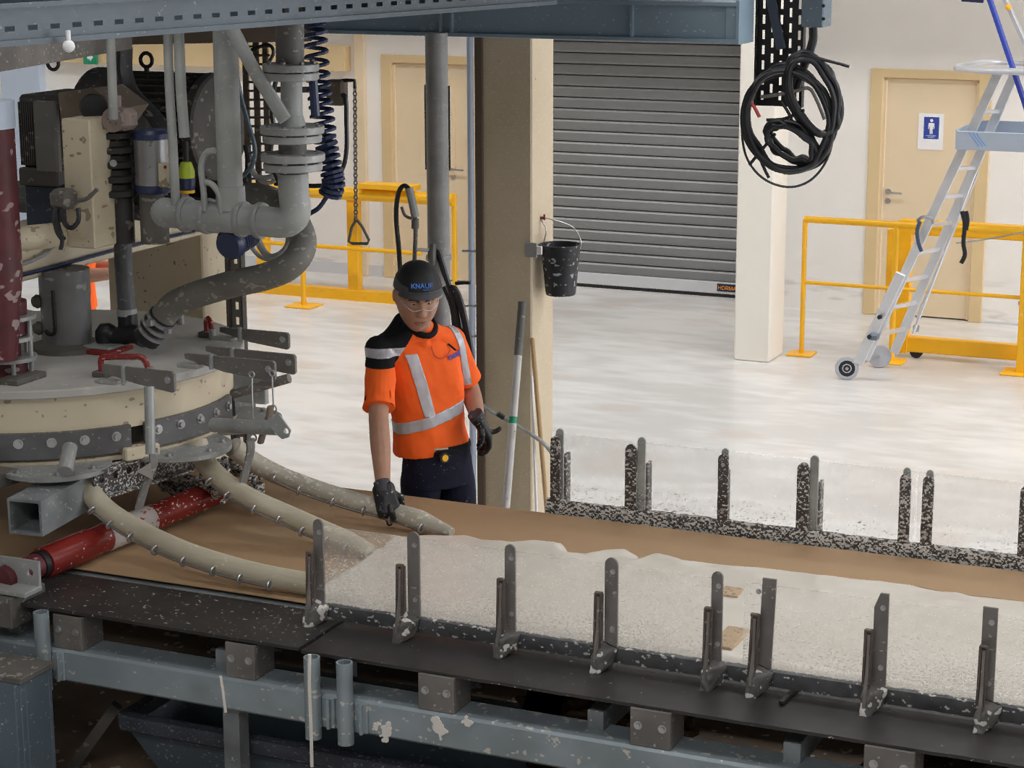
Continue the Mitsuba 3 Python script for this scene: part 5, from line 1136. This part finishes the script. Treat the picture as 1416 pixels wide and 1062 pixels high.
# the worker at the conveyor
Fw = np.array([.84, -.545, 0]); Lw = np.array([.545, .84, 0])
rings = [((-4.095, 8.275, .955), .186, .125), ((-4.100, 8.26, 1.09), .178, .124), ((-4.098, 8.215, 1.30), .190, .128), ((-4.103, 8.185, 1.425), .188, .112), ((-4.103, 8.165, 1.50), .150, .082), ((-4.095, 8.145, 1.555), .078, .066)]
rw = np.array((-3.981,7.575,0.967)); rd_ = np.array((-3.925,7.525,0.87)) - rw
lw, ld_ = np.array([-3.862, 8.29, 1.125]), np.array([.03, .06, -.10])
arms = [((-4.205, 8.00, 1.475), (-4.125, 7.815, 1.215), rw, rd_, .86), ((-4.01, 8.32, 1.47), (-3.985, 8.47, 1.215), lw, ld_, .80)]
pw_, Lw, Fw = worker('man in orange hi-vis shirt and black cap gripping a pale hose at the conveyor', Fw, rings, (-4.072, 8.13, 1.56), (-4.028,8.02,1.732), (.60, -.80, 0), 20, arms, (-4.07, 8.285, .86), (((-3.97, 8.37, .47), (-3.97, 8.43, .09)), ((-4.17, 8.28, .47), (-4.18, 8.36, .09))))
# gloved hands: the right one closed on the hose, the left one hanging half open
Sr = nrm(np.cross(rd_, (.32, -.84, .40))); Nr = nrm(np.array([.32, -.84, .40]))
Nr = nrm(Nr - nrm(rd_) * (Nr @ nrm(rd_))); Sr = nrm(np.cross(rd_, Nr)); Sr = Sr if Sr[0] > 0 else -Sr
def glove(W, D, N, S, curl, tc, label, k=1.12):
    h = hand_man(np.asarray(W, float), D, N, S, curl, tc, k, .0045)
    m = soft(h, .006, 5)
    g = reg('glove', m, 'm_glove', pw_, smooth=True); labels[g] = {'label': label}
    d = nrm(D)
    reg('cuff', tube([np.asarray(W) - d * .035, np.asarray(W) - d * .01, np.asarray(W) + d * .02], [.036, .036, .032], 16, 4), 'm_glovegrey', g)
    return g
glove(rw, rd_, Nr, Sr, (38, 75, 60), 50, 'black work glove gripping the dusty hose', 1.2)
Nl = nrm(np.array([.75, .45, .25])); Nl = nrm(Nl - nrm(ld_) * (Nl @ nrm(ld_))); Sl = nrm(np.cross(ld_, Nl)); Sl = Sl if Sl @ Fw > 0 else -Sl
glove(lw, ld_, Nl, Sl, (24, 34, 26), 40, 'black work glove hanging beside the column')

# second worker, almost hidden behind the mixer
F2 = np.array([.93, .37, 0]); b2_ = np.array([-7.67, 10.5, 0])
r2 = [(b2_ + (0, 0, .96), .18, .125), (b2_ + (0, 0, 1.10), .172, .120), (b2_ + (.01, 0, 1.30), .188, .125), (b2_ + (.01, 0, 1.43), .186, .11), (b2_ + (.01, 0, 1.505), .15, .08), (b2_ + (.02, 0, 1.56), .078, .066)]
L2 = np.array([-.37, .93, 0])
a2 = [tuple(np.asarray(q) for q in (b2_ - L2 * .18 + (0, 0, 1.48), b2_ - L2 * .22 + (.02, 0, 1.20), b2_ - L2 * .17 + np.array([.36, .12, 1.225]), np.array([.1, .03, .0]))) + (.8,),
      tuple(np.asarray(q) for q in (b2_ + L2 * .18 + (0, 0, 1.48), b2_ + L2 * .22 + (.02, 0, 1.20), b2_ + L2 * .15 + np.array([.36, .12, 1.21]), np.array([.1, .03, .0]))) + (.8,)]
p2k, L2, F2 = worker('second worker in an orange hi-vis shirt, mostly hidden behind the mixer post', F2, r2, b2_ + (.03, 0, 1.57), b2_ + (.06, .02, 1.69), F2, 18, a2, b2_ + (0, 0, .87), ((b2_ + L2 * .10 + (0.02, 0, .47), b2_ + L2 * .11 + (0, 0, .09)), (b2_ - L2 * .10 + (0.02, 0, .47), b2_ - L2 * .11 + (0, 0, .09))), detailed=False)
for (sh, el, wr, hd, sl), s in zip(a2, (-1, 1)):
    h = hand_man(np.asarray(wr), hd, np.array([0, 0, 1.0]), L2 * (-s), (25, 30, 20), 10)
    reg('hand', soft(h, .006, 5), 'm_skin', p2k, smooth=True)
dv = thing('scanner', 'black handheld device with pistol grip held by the second worker', 'device')
q = a2[0][2] + np.array([.10, .02, .02])
reg('screen_body', cbox(q + (0.02, 0, .05), (.10, .08, .05), None, .01), 'm_black', dv)
reg('grip', bar(q + (0, 0, .03), q + (.03, 0, -.12), .035, .045, (1, 0, 0), .008), 'm_navycloth', dv)

# ---------------------------------------------------------------- pipes and hoses around the column
dp = thing('drain_pipe', 'grey dusty vertical pipe with clamp rings behind the worker', 'pipe')
d0, d1 = np.array((-4.547,9.3,1.509)), np.array((-4.559,9.3,2.819))
reg('pipe_body', cyl((d0[0], 9.3, 0), (d0[0], 9.3, 2.80), .056, 24), 'm_downpipe', dp)
for v in (356, 408): 
    q = np.array((-4.545,9.3,1.673)) if v == 356 else np.array((-4.543,9.3,1.49)); q[0] = d0[0]
    reg('clamp_ring', cat(lathe([(0, -.014), (.064, -.014), (.066, 0), (.064, .014), (0, .014)], q, n=24), cbox(q + (.02, -.07, 0), (.05, .03, .028), None, .004)), 'm_flange', dp)
w2 = thing('blue_pipe', 'pale blue and brown conduit pipe running up the left edge of the column', 'pipe')
bx_ = (-4.67,9.97,1.782)[0]
reg('pipe_body', cyl((bx_ - .012, 9.98, 0), (bx_ - .012, 9.98, 2.76), .018, 20), 'm_bluepipe', w2)
reg('backing_channel', box3(bx_ + .01, bx_ + .055, 9.985, 10.01, 0, 2.9, .003), 'm_rustbeam', w2)
for v, q in ((348, (-4.675,9.95,1.596)), (424, (-4.678,9.95,1.294)), (466, (-4.679,9.95,1.126))):
    reg('clip', cat(torus((bx_ - .012, 9.98, q[2]), .021, .006, (0, 0, 1), 18, 6), cyl((bx_ - .03, 9.96, q[2]), (bx_ - .055, 9.955, q[2]), .008, 8)), 'm_steel', w2)
wl_ = thing('water_lance', 'grey spray lance with a black hose looped over it behind the cap', 'spray lance')
reg('grip', tube([(-4.636,9.15,2.041),(-4.617,9.15,1.969),(-4.602,9.15,1.897)], .020, 12, 3), 'm_greypipe', wl_)
reg('lance', tube([(-4.602,9.15,1.897),(-4.601,9.15,1.806),(-4.609,9.15,1.685),(-4.616,9.15,1.529)], .011, 10, 3), 'm_duskpipe', wl_)
reg('trigger', tube([(-4.663,9.12,1.949),(-4.643,9.12,1.906),(-4.603,9.12,1.891)], .008, 8), 'm_duskpipe', wl_)
reg('valve', cyl((-4.602,9.15,1.887), (-4.603,9.15,1.839), .019, 12), 'm_duskpipe', wl_)
reg('holder', tube([(-4.604,9.15,1.733), (-4.573,9.2,1.723), (-4.555,9.28,1.713)], .009, 8, smooth=False), 'm_flange', wl_)
reg('hose', tube([(-4.632,9.15,2.034),(-4.66,9.15,2.051),(-4.689,9.15,2.024),(-4.707,9.15,1.946),(-4.708,9.15,1.855),(-4.698,9.15,1.745),(-4.692,9.15,1.635),(-4.682,9.15,1.487)], .012, 10), 'm_cable', wl_)
solo('hose_reel', cat(torus((-4.483,9.1,1.722), .045, .015, (.9, .4, 0), 20, 8), cyl(np.array((-4.483,9.1,1.722)) - (.012, 0, 0), np.array((-4.483,9.1,1.722)) + (.012, 0, 0), .03, 16)), 'm_duskpipe', 'small dusty hose bobbin beside the grey pipe above the cap', 'bobbin')
hb = thing('black_hose_bundle', 'bundle of black hoses hanging between the grey pipe and the column', 'hoses')
paths = [[(-4.483,9.15,1.744),(-4.452,9.15,1.644),(-4.413,9.15,1.551),(-4.374,9.15,1.436),(-4.351,9.15,1.29),(-4.345,9.15,1.16),(-4.321,9.15,1.106),(-4.296,9.15,1.164),(-4.304,9.15,1.257),(-4.335,9.15,1.347)],
         [(-4.465,9.13,1.741),(-4.427,9.13,1.619),(-4.38,9.13,1.476),(-4.357,9.13,1.349),(-4.351,9.13,1.219),(-4.359,9.13,1.137),(-4.335,9.13,1.221),(-4.318,9.13,1.333),(-4.341,9.13,1.442),(-4.38,9.13,1.535)],
         [(-4.455,9.17,1.552),(-4.416,9.17,1.466),(-4.38,9.17,1.358),(-4.353,9.17,1.249),(-4.358,9.17,1.144),(-4.379,9.17,1.112),(-4.386,9.17,1.186),(-4.377,9.17,1.321),(-4.4,9.17,1.449)],
         [(-4.399,9.12,1.557),(-4.367,9.12,1.552),(-4.335,9.12,1.481),(-4.308,9.12,1.373),(-4.289,9.12,1.278),(-4.282,9.12,1.19),(-4.307,9.12,1.121),(-4.323,9.12,1.105)],
         [(-4.453,9.2,1.532),(-4.422,9.2,1.423),(-4.408,9.2,1.276),(-4.397,9.2,1.164)]]
for p in paths: reg('hose', tube(p, .014, 8), 'm_cable', hb)
reg('tie_arm', tube([(-4.453,9.3,1.545),(-4.412,9.3,1.552),(-4.371,9.3,1.555)], .010, 8, smooth=False), 'm_black', hb)
gh = thing('grey_hose', 'thin grey hose sagging from the black bundle across the column to the splash panel', 'hose')
reg('hose_body', tube([(-4.462,9.4,1.233),(-4.43,9.4,1.159),(-4.469,9.5,1.02),(-4.539,9.7,0.873),(-4.494,9.75,0.787),(-4.398,9.8,0.725),(-4.27,9.75,0.689),(-4.067,9.5,0.71),(-3.756,8.9,0.831),(-3.489,8.3,0.955)], .011, 10), 'm_greypipe', gh)
reg('dark_joint', cyl((-4.44,9.78,0.757), (-4.406,9.79,0.734), .014, 10), 'm_black', gh)
# things leaning on the column
sb = thing('spattered_bar', 'long whitish plaster-spattered pole leaning on the front of the column', 'pole')
p0, p1 = np.array((-4.296,9.55,0.239)), np.array((-4.36,9.93,1.337))
dd = nrm(p1 - p0); p0 = p0 - dd * (p0[2] / dd[2]) if p0[2] > 0 else p0
reg('shaft', cyl(p0, p1, .022, 14), 'm_whitespat', sb)
reg('top_grip', cyl(p1 - dd * .28, p1 + dd * .01, .0235, 14), 'm_duskpipe', sb)
reg('green_sticker', cyl(p0 + (p1 - p0) * .545, p0 + (p1 - p0) * .57, .0228, 14), 'm_green', sb)
p0, p1 = np.array((-4.136,9.75,0.223)), np.array((-4.325,9.985,1.132))
dd = nrm(p1 - p0); p0 = p0 - dd * (p0[2] / dd[2])
solo('wooden_stick', cat(cyl(p0, p1, .013, 10), sph(p1, .013, 1)), 'm_wood', 'thin wooden stick leaning on the corner of the column', 'stick')
p0, p1 = np.array((-4.177,9.7,0.244)), np.array((-4.327,9.98,0.933)); dd = nrm(p1 - p0); p0 = p0 - dd * (p0[2] / dd[2])
solo('white_rod', cyl(p0, p1, .008, 8), 'm_white', 'thin white rod leaning at the foot of the column', 'rod')
# bucket
bk = thing('bucket', 'black plaster-smeared bucket hooked on the side of the column', 'bucket')
bc = np.array((-4.167,10.12,1.374)); bx0 = bc[0]; 
r0, r1, h = .078, .108, .275
bp = (-4.335 + .118, 10.12, (-4.167,10.12,1.366)[2])
reg('shell', lathe([(0, 0), (r0, 0), (r0 + .004, .01), (r1 - .002, h - .02), (r1 + .006, h - .018), (r1 + .006, h), (r1 - .006, h), (r0 - .006, .012), (0, .012)], bp, n=36), 'm_bucket', bk)
top = np.array(bp) + (0, 0, h)
hk_ = np.array([-4.325, 10.12, top[2] + .135])
reg('bail', tube([top + (r1 + .004, 0, -.02), top + (r1 + .006, 0, .03), top + (.06, 0, .10), hk_, top + (-.085, 0, .07), top + (-r1, 0, -.02)], .0035, 6, 6), 'm_steel', bk)
reg('hook', cat(cyl(hk_ - (.01, 0, 0), hk_ + (.012, 0, 0), .008, 8), cyl(hk_ + (.012, 0, -.01), hk_ + (.012, 0, .02), .006, 8)), 'm_red', bk)
cl = thing('wall_clip', 'galvanised clip on the column beside the bucket rim', 'clip')
cq = np.array([-4.335, 10.0, (-4.189,10,1.62)[2]])
reg('plate', box3(-4.37, -4.30, 9.985, 10.0, cq[2] - .04, cq[2] + .04, .003), 'm_greypipe', cl)
reg('white_tag', box3(-4.30, -4.27, 9.98, 9.995, cq[2] - .02, cq[2] + .025, .002), 'm_white', cl)

# ---------------------------------------------------------------- yellow guard rails
def rail_tube(a, b, r): return cyl(a, b, r, 16)
gr = thing('guard_rail', 'yellow tubular guard rail with gate in front of the washroom door', 'guard rail')
Y = 15.28
def gx(p): return p[0]
xa, xb, xc = (-4.33,15.28,0.007)[0], (-3.62,15.28,0.005)[0], (-2.632,15.28,-0.02)[0]
zt = (-4.356,15.28,1.064)[2]; zm = (-4.347,15.28,0.573)[2]
reg('top_rail', rail_tube((xa - .005, Y, zt), (xc + 1.6, Y, zt), .026), 'm_yellow', gr)
reg('mid_rail', rail_tube((xa, Y, zm), (xc, Y, zm), .015), 'm_yellow', gr)
for x, r in ((xa, .019), (xb, .022)):
    reg('post', rail_tube((x, Y, .0), (x, Y, zt), r), 'm_yellow', gr)
    reg('foot_plate', box3(x - .10, x + .10, Y - .10, Y + .10, 0, .014, .004), 'm_yellow', gr)
yg = thing('yellow_gate', 'thick yellow sliding gate frame behind the ladder foot', 'gate')
GY = 15.52
ga_, gb_ = (-3.601,15.52,0.188)[0], (-2.659,15.4,0.064)[0]
zt2 = (-3.59,15.52,1.025)[2]; zb2 = (-3.299,15.52,0.098)[2]
reg('upright', box3(ga_ - .055, ga_ + .055, GY - .05, GY + .05, zb2 - .06, zt2 + .02, .006), 'm_yellow', yg)
reg('upright', box3(ga_ - .135, ga_ - .085, GY - .04, GY + .04, zb2 + .25, zt2 - .03, .006), 'm_yellow', yg)
reg('top_beam', box3(ga_ - .05, gb_ + 1.4, GY - .05, GY + .05, zt2 - .06, zt2 + .05, .008), 'm_yellow', yg)
reg('bottom_beam', box3(ga_ - .05, gb_ + 1.4, GY - .04, GY + .04, zb2 - .05, zb2 + .07, .008), 'm_yellow', yg)
reg('caster_leg', box3(ga_ + .1, ga_ + .14, GY - .02, GY + .02, .06, zb2 - .04), 'm_yellow', yg)
reg('caster', cyl((ga_ + .12, GY - .02, .05), (ga_ + .12, GY + .02, .05), .05, 16), 'm_rubber', yg)
yp = thing('gate_post', 'thick yellow post on a foot plate at the right edge of the photo', 'post')
reg('shaft', box3(xc - .035, xc + .065, Y - .05, Y + .05, 0, zt - .04, .006), 'm_yellow', yp)
reg('foot_plate', box3(xc - .14, xc + .16, Y - .13, Y + .13, 0, .014, .004), 'm_yellow', yp)
reg('latch_bolt', cyl((xc - .045, Y - .03, (-2.709,15.28,0.535)[2]), (xc - .03, Y - .03, (-2.709,15.28,0.535)[2]), .014, 10), 'm_steel', yp)
solo('thin_wire', tube([(-3.147,15.2,0.965),(-2.999,15.2,0.991),(-2.841,15.2,1.028),(-2.633,15.2,1.083)], .006, 6), 'm_greypipe', 'thin grey wire strung to the right in front of the yellow gate', 'wire')

gl = thing('guard_rail', 'yellow guard rail with a wheeled gate below the left door', 'guard rail')
Y = 15.75
reg('top_rail', cyl(((-9.906,15.75,0.975)[0], Y, (-8.438,15.75,1)[2] - .02), ((-7.547,15.75,0.959)[0], Y, (-8.438,15.75,1)[2] - .02), .055, 16), 'm_yellow', gl)
reg('mid_rail', cyl(((-9.926,15.75,0.502)[0], Y, (-8.449,15.75,0.497)[2]), ((-7.87,15.75,0.489)[0], Y, (-8.449,15.75,0.497)[2]), .018, 12), 'm_yellow', gl)
x = (-8.901,15.5,-0.008)[0]; reg('post', cyl((x, 15.5, 0), (x, 15.5, (-8.914,15.5,0.791)[2]), .024, 14), 'm_yellow', gl)
reg('foot_plate', box3(x - .13, x + .13, 15.38, 15.62, 0, .014, .004), 'm_yellow', gl)
x = (-7.548,15.75,0.897)[0]; reg('end_post', cyl((x, Y, 0), (x, Y, (-7.546,15.75,1.034)[2]), .022, 14), 'm_yellow', gl)
lg = thing('rolling_gate', 'yellow rolling gate with thick frame and caster left of the worker', 'gate')
Y2 = 15.95
zt = (-8.618,15.95,0.952)[2]; zb = (-8.933,15.95,0.022)[2]
for u0, nm in ((364, 0), (490, 1)):
    x = (-9.562,15.95,0.495)[0] if u0 == 364 else (-8.627,15.95,0.553)[0]
    reg('upright', box3(x - .055, x + .055, Y2 - .04, Y2 + .04, zb - .05, zt, .006), 'm_yellow', lg)
reg('top_beam', box3((-10.033,15.95,0.918)[0], (-8.174,15.95,0.963)[0], Y2 - .06, Y2 + .06, zt - .05, zt + .05, .008), 'm_yellow', lg)
reg('bottom_beam', box3((-10.071,15.95,-0.007)[0], (-8.026,15.95,0.062)[0], Y2 - .05, Y2 + .05, zb - .075, zb + .075, .008), 'm_yellow', lg)
x = (-8.64,15.95,-0.035)[0]
c = reg('caster_fork', cat(box3(x - .02, x + .02, Y2 - .04, Y2 + .04, .09, zb - .06, .003)), 'm_steel', lg)
reg('wheel', cyl((x, Y2 - .02, .052), (x, Y2 + .02, .052), .052, 18), 'm_rubber', c)
solo('top_rail_cap', box3((-8.432,15.7,1.031)[0], (-7.907,15.7,1.058)[0], 15.66, 15.84, (-8.199,15.7,1.043)[2], (-8.199,15.7,1.068)[2] + .02, .004), 'm_yellow', 'flat yellow cover plate on the left gate rail', 'cover plate')

# ---------------------------------------------------------------- ladder
ld = thing('platform_ladder', 'aluminium platform ladder on wheels standing before the washroom door', 'ladder')
A0, A1 = np.array((-3.654,14.6,0.156)), np.array((-2.786,14.6,2.268))
B0, B1 = np.array((-3.547,15.05,0.125)), np.array((-2.758,15.05,2.226))
reg('stile', bar(A0, A1, .068, .030, (0, 1, 0), .004), 'm_alu', ld)
reg('stile', bar(B0, B1, .068, .030, (0, 1, 0), .004), 'm_alu', ld)
reg('lower_stile', bar(np.array((-3.699,14.57,0.125)), np.array((-3.404,14.57,0.82)), .075, .030, (0, 1, 0), .004), 'm_alu', ld)
for k in range(9):
    t = .09 + .098 * k
    reg('rung', bar(A0 + (A1 - A0) * t, B0 + (B1 - B0) * t, .030, .030, (0, 0, 1), .004), 'm_alu', ld)
wq = np.array([(-3.777,14.56,0.082)[0], 14.56, .088])
w = reg('wheel', lathe([(0, -.018), (.060, -.018), (.084, -.016), (.088, -.008), (.088, .008), (.084, .016), (.060, .018), (0, .018)], wq, (.25, -1, 0), 36), 'm_wheelgrey', ld)
reg('wheel_hub', lathe([(0, .010), (.060, .010), (.060, .0195), (.050, .021), (.03, .017), (0, .026)], wq, (.25, -1, 0), 30), 'm_black', w)
reg('axle_nut', lathe([(0, .02), (.014, .02), (.012, .032), (0, .032)], wq, (.25, -1, 0), 10), 'm_steel', w)
wq2 = wq + (.12, .50, 0)
w2_ = reg('wheel', lathe([(0, -.018), (.084, -.016), (.088, 0), (.084, .016), (0, .018)], wq2, (.25, -1, 0), 30), 'm_wheelgrey', ld)
reg('axle_bracket', bar(wq + (0, .01, 0), A0 + (0, 0, .03), .03, .05, (0, 1, 0)), 'm_alu', ld)
reg('axle', cyl(wq, wq2, .010, 10), 'm_steel', ld)
reg('back_stay', cyl((-2.993,15,1.514), (-3.364,14.85,0.322), .012, 10), 'm_alu', ld)
reg('back_stay', cyl((-2.992,15.1,1.503), (-3.382,15.05,0.404), .010, 10), 'm_alu', ld)
reg('stay_foot', cyl((-3.385,15.05,0.349), (-3.389,15.05,0.304), .024, 12), 'm_flange', ld)
reg('clamp_band', tube([(-3.295,14.53,1.212),(-3.254,14.53,1.245),(-3.192,14.53,1.238),(-3.18,14.53,1.198)], .012, 8), 'm_steel', ld)
reg('strap', tube([(-3.267,14.5,1.217),(-3.285,14.5,1.144),(-3.271,14.5,1.061),(-3.247,14.5,1)], .014, 8, squash=.4), 'm_strapnavy', ld)
reg('strap', tube([(-3.054,14.9,1.249),(-3.029,14.9,1.155),(-3.033,14.9,1.022),(-3.018,14.9,0.932),(-3.042,14.9,0.867)], .016, 8, squash=.4), 'm_black', ld)
reg('strap', tube([(-3.023,14.9,1.251),(-3.009,14.9,1.188),(-3.016,14.9,1.113)], .014, 8, squash=.4), 'm_black', ld)
for q in [(-3.605,14.53,0.347),(-3.535,14.53,0.498)]: reg('plug', cyl(np.array(q), np.array(q) + (0, -.03, 0), .016, 10), 'm_black', ld)
reg('joint_clamp', cbox((-3.58,14.54,0.342), (.07, .06, .04), None, .006), 'm_bluesteel', ld)
# upper part: hoop, blue rear stile, tool tray
hz = (-2.989,14.6,2.312)[2]
hoop = [(-3.08,14.55,2.313), (-3.051,14.9,2.31), (-2.869,15.15,2.309), (-2.585,15.15,2.286)]
reg('hoop', tube([(-2.472,14.5,2.304), (-2.669,14.5,2.298), (-2.917,14.5,2.296), (-3.069,14.55,2.304), (-3.026,14.9,2.311), (-2.869,15.15,2.309), (-2.534,15.15,2.287)], .020, 10, 4), 'm_alu', ld)
reg('platform', hull([(-2.918,14.55,2.298), (-2.432,14.55,2.292), (-2.807,15.1,2.293), (-2.373,15.1,2.274), np.array((-2.918,14.55,2.298)) - (0, 0, .03), np.array((-2.432,14.55,2.292)) - (0, 0, .03), np.array((-2.807,15.1,2.293)) - (0, 0, .03), np.array((-2.373,15.1,2.274)) - (0, 0, .03)]), 'm_alu', ld, smooth=False)
reg('blue_stile', bar((-2.904,14.65,2.839), (-2.571,14.65,1.99), .028, .075, (0, 1, 0), .004), 'm_ladderblue', ld)
reg('rear_stile', bar((-2.879,15.1,2.803), (-2.571,15.1,2.197), .028, .075, (0, 1, 0), .004), 'm_alu', ld)
reg('yellow_stop', sph((-2.822,15.04,2.705), .022, 2), 'm_yellow', ld)
reg('dark_rung', bar((-3.061,14.6,2.78), (-2.914,14.62,2.771), .05, .04), 'm_label', ld)
tb = thing('tool_tray', 'pale blue steel tool tray with blue stripes on the ladder', 'tray')
tx0, tx1 = (-3.037,14.5,1.825)[0], (-2.448,14.5,1.849)[0]
tz0, tz1 = (-2.841,14.5,1.742)[2], (-2.847,14.5,1.873)[2]
reg('front', box3(tx0, tx1, 14.48, 14.492, tz0, tz1, .003), 'm_traypale', tb)
reg('base', box3(tx0, tx1, 14.48, 15.1, tz0, tz0 + .012, .003), 'm_traypale', tb)
reg('back', box3(tx0, tx1, 15.09, 15.1, tz0, tz1 + .02, .003), 'm_traypale', tb)
reg('end', box3(tx0, tx0 + .012, 14.48, 15.1, tz0, tz1 + .01, .003), 'm_traypale', tb)
for u in (0, 1, 2):
    x = tx0 + .14 + u * .025; z = (tz0 + tz1) / 2
    reg('stripe', ext(Polygon([(x - .05, z + .055), (x - .043, z + .055), (x + .03, z - .035), (x + .023, z - .035)]), (0, 14.479, 0), (1, 0, 0), (0, 0, 1), .002), 'm_stripeblue', tb, smooth=False)
reg('stripe', ext(Polygon([(tx0 + .53, tz0 + .11), (tx0 + .545, tz0 + .11), (tx0 + .60, tz0 + .02), (tx0 + .585, tz0 + .02)]), (0, 14.479, 0), (1, 0, 0), (0, 0, 1), .002), 'm_stripeblue', tb, smooth=False)

# ---------------------------------------------------------------- hanging tray, box and coiled cables
ht = thing('perforated_tray', 'black perforated vertical cable tray hanging at the top right of the shutter', 'cable tray')
hx0, hx1 = (-3.105,10,2.669)[0], (-2.863,10,2.675)[0]; hzb = (-2.975,10,2.432)[2]
g = sbox(hx0, hzb, hx1, 3.6)
W = hx1 - hx0
for r in range(16):
    for c in range(5):
        x = hx0 + W * (.12 + .19 * c); z = hzb + .03 + r * .075 + (.035 if c % 2 else 0)
        g = g.difference(sbox(x - .007, z, x + .007, z + .045))
reg('perforated_plate', ext(g, (0, 10.004, 0), (1, 0, 0), (0, 0, 1), .003), 'm_black', ht, smooth=False)
for x in (hx0, hx1): reg('side_flange', box3(x - .003, x + .003, 9.96, 10.004, hzb, 3.6), 'm_black', ht)
reg('bracket_bar', bar((-3.035,9.95,2.992), (-2.968,9.95,2.718), .045, .03, (0, 1, 0), .004), 'm_bluesteeldark', ht)
jb2 = thing('switch_box', 'blue-grey steel box hanging beside the perforated tray', 'box')
reg('housing', box3((-2.841,9.9,2.892)[0], (-2.732,9.9,2.894)[0], 9.85, 10.0, (-2.81,9.9,2.833)[2], 3.5, .006), 'm_bluesteel', jb2)
for q in [(-2.733,9.86,2.937),(-2.731,9.86,2.875)]: reg('screw', cyl(np.array(q), np.array(q) + (0, -.012, 0), .008, 8), 'm_black', jb2)
reg('cable_tail', tube([(-2.804,9.93,2.828),(-2.802,9.93,2.769),(-2.822,9.93,2.698),(-2.856,9.93,2.609),(-2.883,9.93,2.52)], .022, 10), 'm_cable', jb2)
def ring_path(cu, cv, ru, rv, tilt, y, n=16, jit=0, seed=0, dy=.0):
    r = np.random.default_rng(seed); out = []
    for k in range(n):
        a = 2 * math.pi * k / n; x, z = ru * math.cos(a), rv * math.sin(a)
        out.append((cu + x * math.cos(tilt) - z * math.sin(tilt) + r.normal(0, jit), cv + x * math.sin(tilt) + z * math.cos(tilt) + r.normal(0, jit), y + dy * math.cos(a + 1) + r.normal(0, jit * .4)))
    return out
c1 = np.array((-2.903,9.9,2.39)); s1 = 1 / 277.0
cc_ = thing('cable_coil', 'large coil of black cables hanging from the perforated tray', 'cable coil')
def coil(cu, cv, ru, rv, tilt, n, rad, seed, mat, dy, jit=.006):
    for k in range(n):
        q = ring_path(0, 0, ru * s1 + .010 * (k % 3 - 1), rv * s1 + .008 * ((k * 2) % 3 - 1), tilt, 0, 16, jit, seed + k, dy)
        base = c1 + np.array([(cu - 1091) * s1 * .98, 0, -(cv - 162) * s1])
        pts = [base + np.array([p[0] * .95, p[2] - .02 * (k % 4) + .1 * p[0], p[1]]) for p in q]
        reg('cable_turn', tube(pts, rad, 8, 4, closed=True), mat, cc_)
coil(1092, 166, 60, 70, .25, 6, .013, 10, 'm_cable', .02)
coil(1127, 130, 30, 56, .38, 6, .014, 30, 'm_cable', .03)
coil(1098, 196, 38, 22, -.55, 5, .013, 50, 'm_cable', .03)
coil(1088, 182, 69, 79, .1, 1, .006, 70, 'm_cablegrey', .01, .003)
reg('wrap', tube([(-3.026,9.82,2.492),(-2.942,9.82,2.506),(-2.851,9.82,2.526),(-2.786,9.82,2.542),(-2.748,9.82,2.495),(-2.701,9.82,2.394)], .009, 8), 'm_duskpipe', cc_)
for p in ([(-2.762,9.85,2.688),(-2.701,9.85,2.675),(-2.646,9.85,2.663),(-2.596,9.85,2.65)], [(-3.038,9.86,2.188),(-3.015,9.86,2.139),(-2.987,9.86,2.089)], [(-2.934,9.86,2.471),(-2.888,9.86,2.402),(-2.864,9.86,2.338)], [(-3.006,9.86,2.376),(-2.914,9.86,2.386),(-2.816,9.86,2.432)], [(-2.96,9.86,2.31),(-3.021,9.86,2.235),(-3.09,9.86,2.149)]):
    reg('cable_end', tube(p, .008, 8), 'm_cable', cc_)
reg('red_tag', tube([(-3.074,9.83,2.511),(-3.081,9.83,2.468),(-3.058,9.83,2.434),(-3.034,9.83,2.392)], .009, 8), 'm_tagred', cc_)
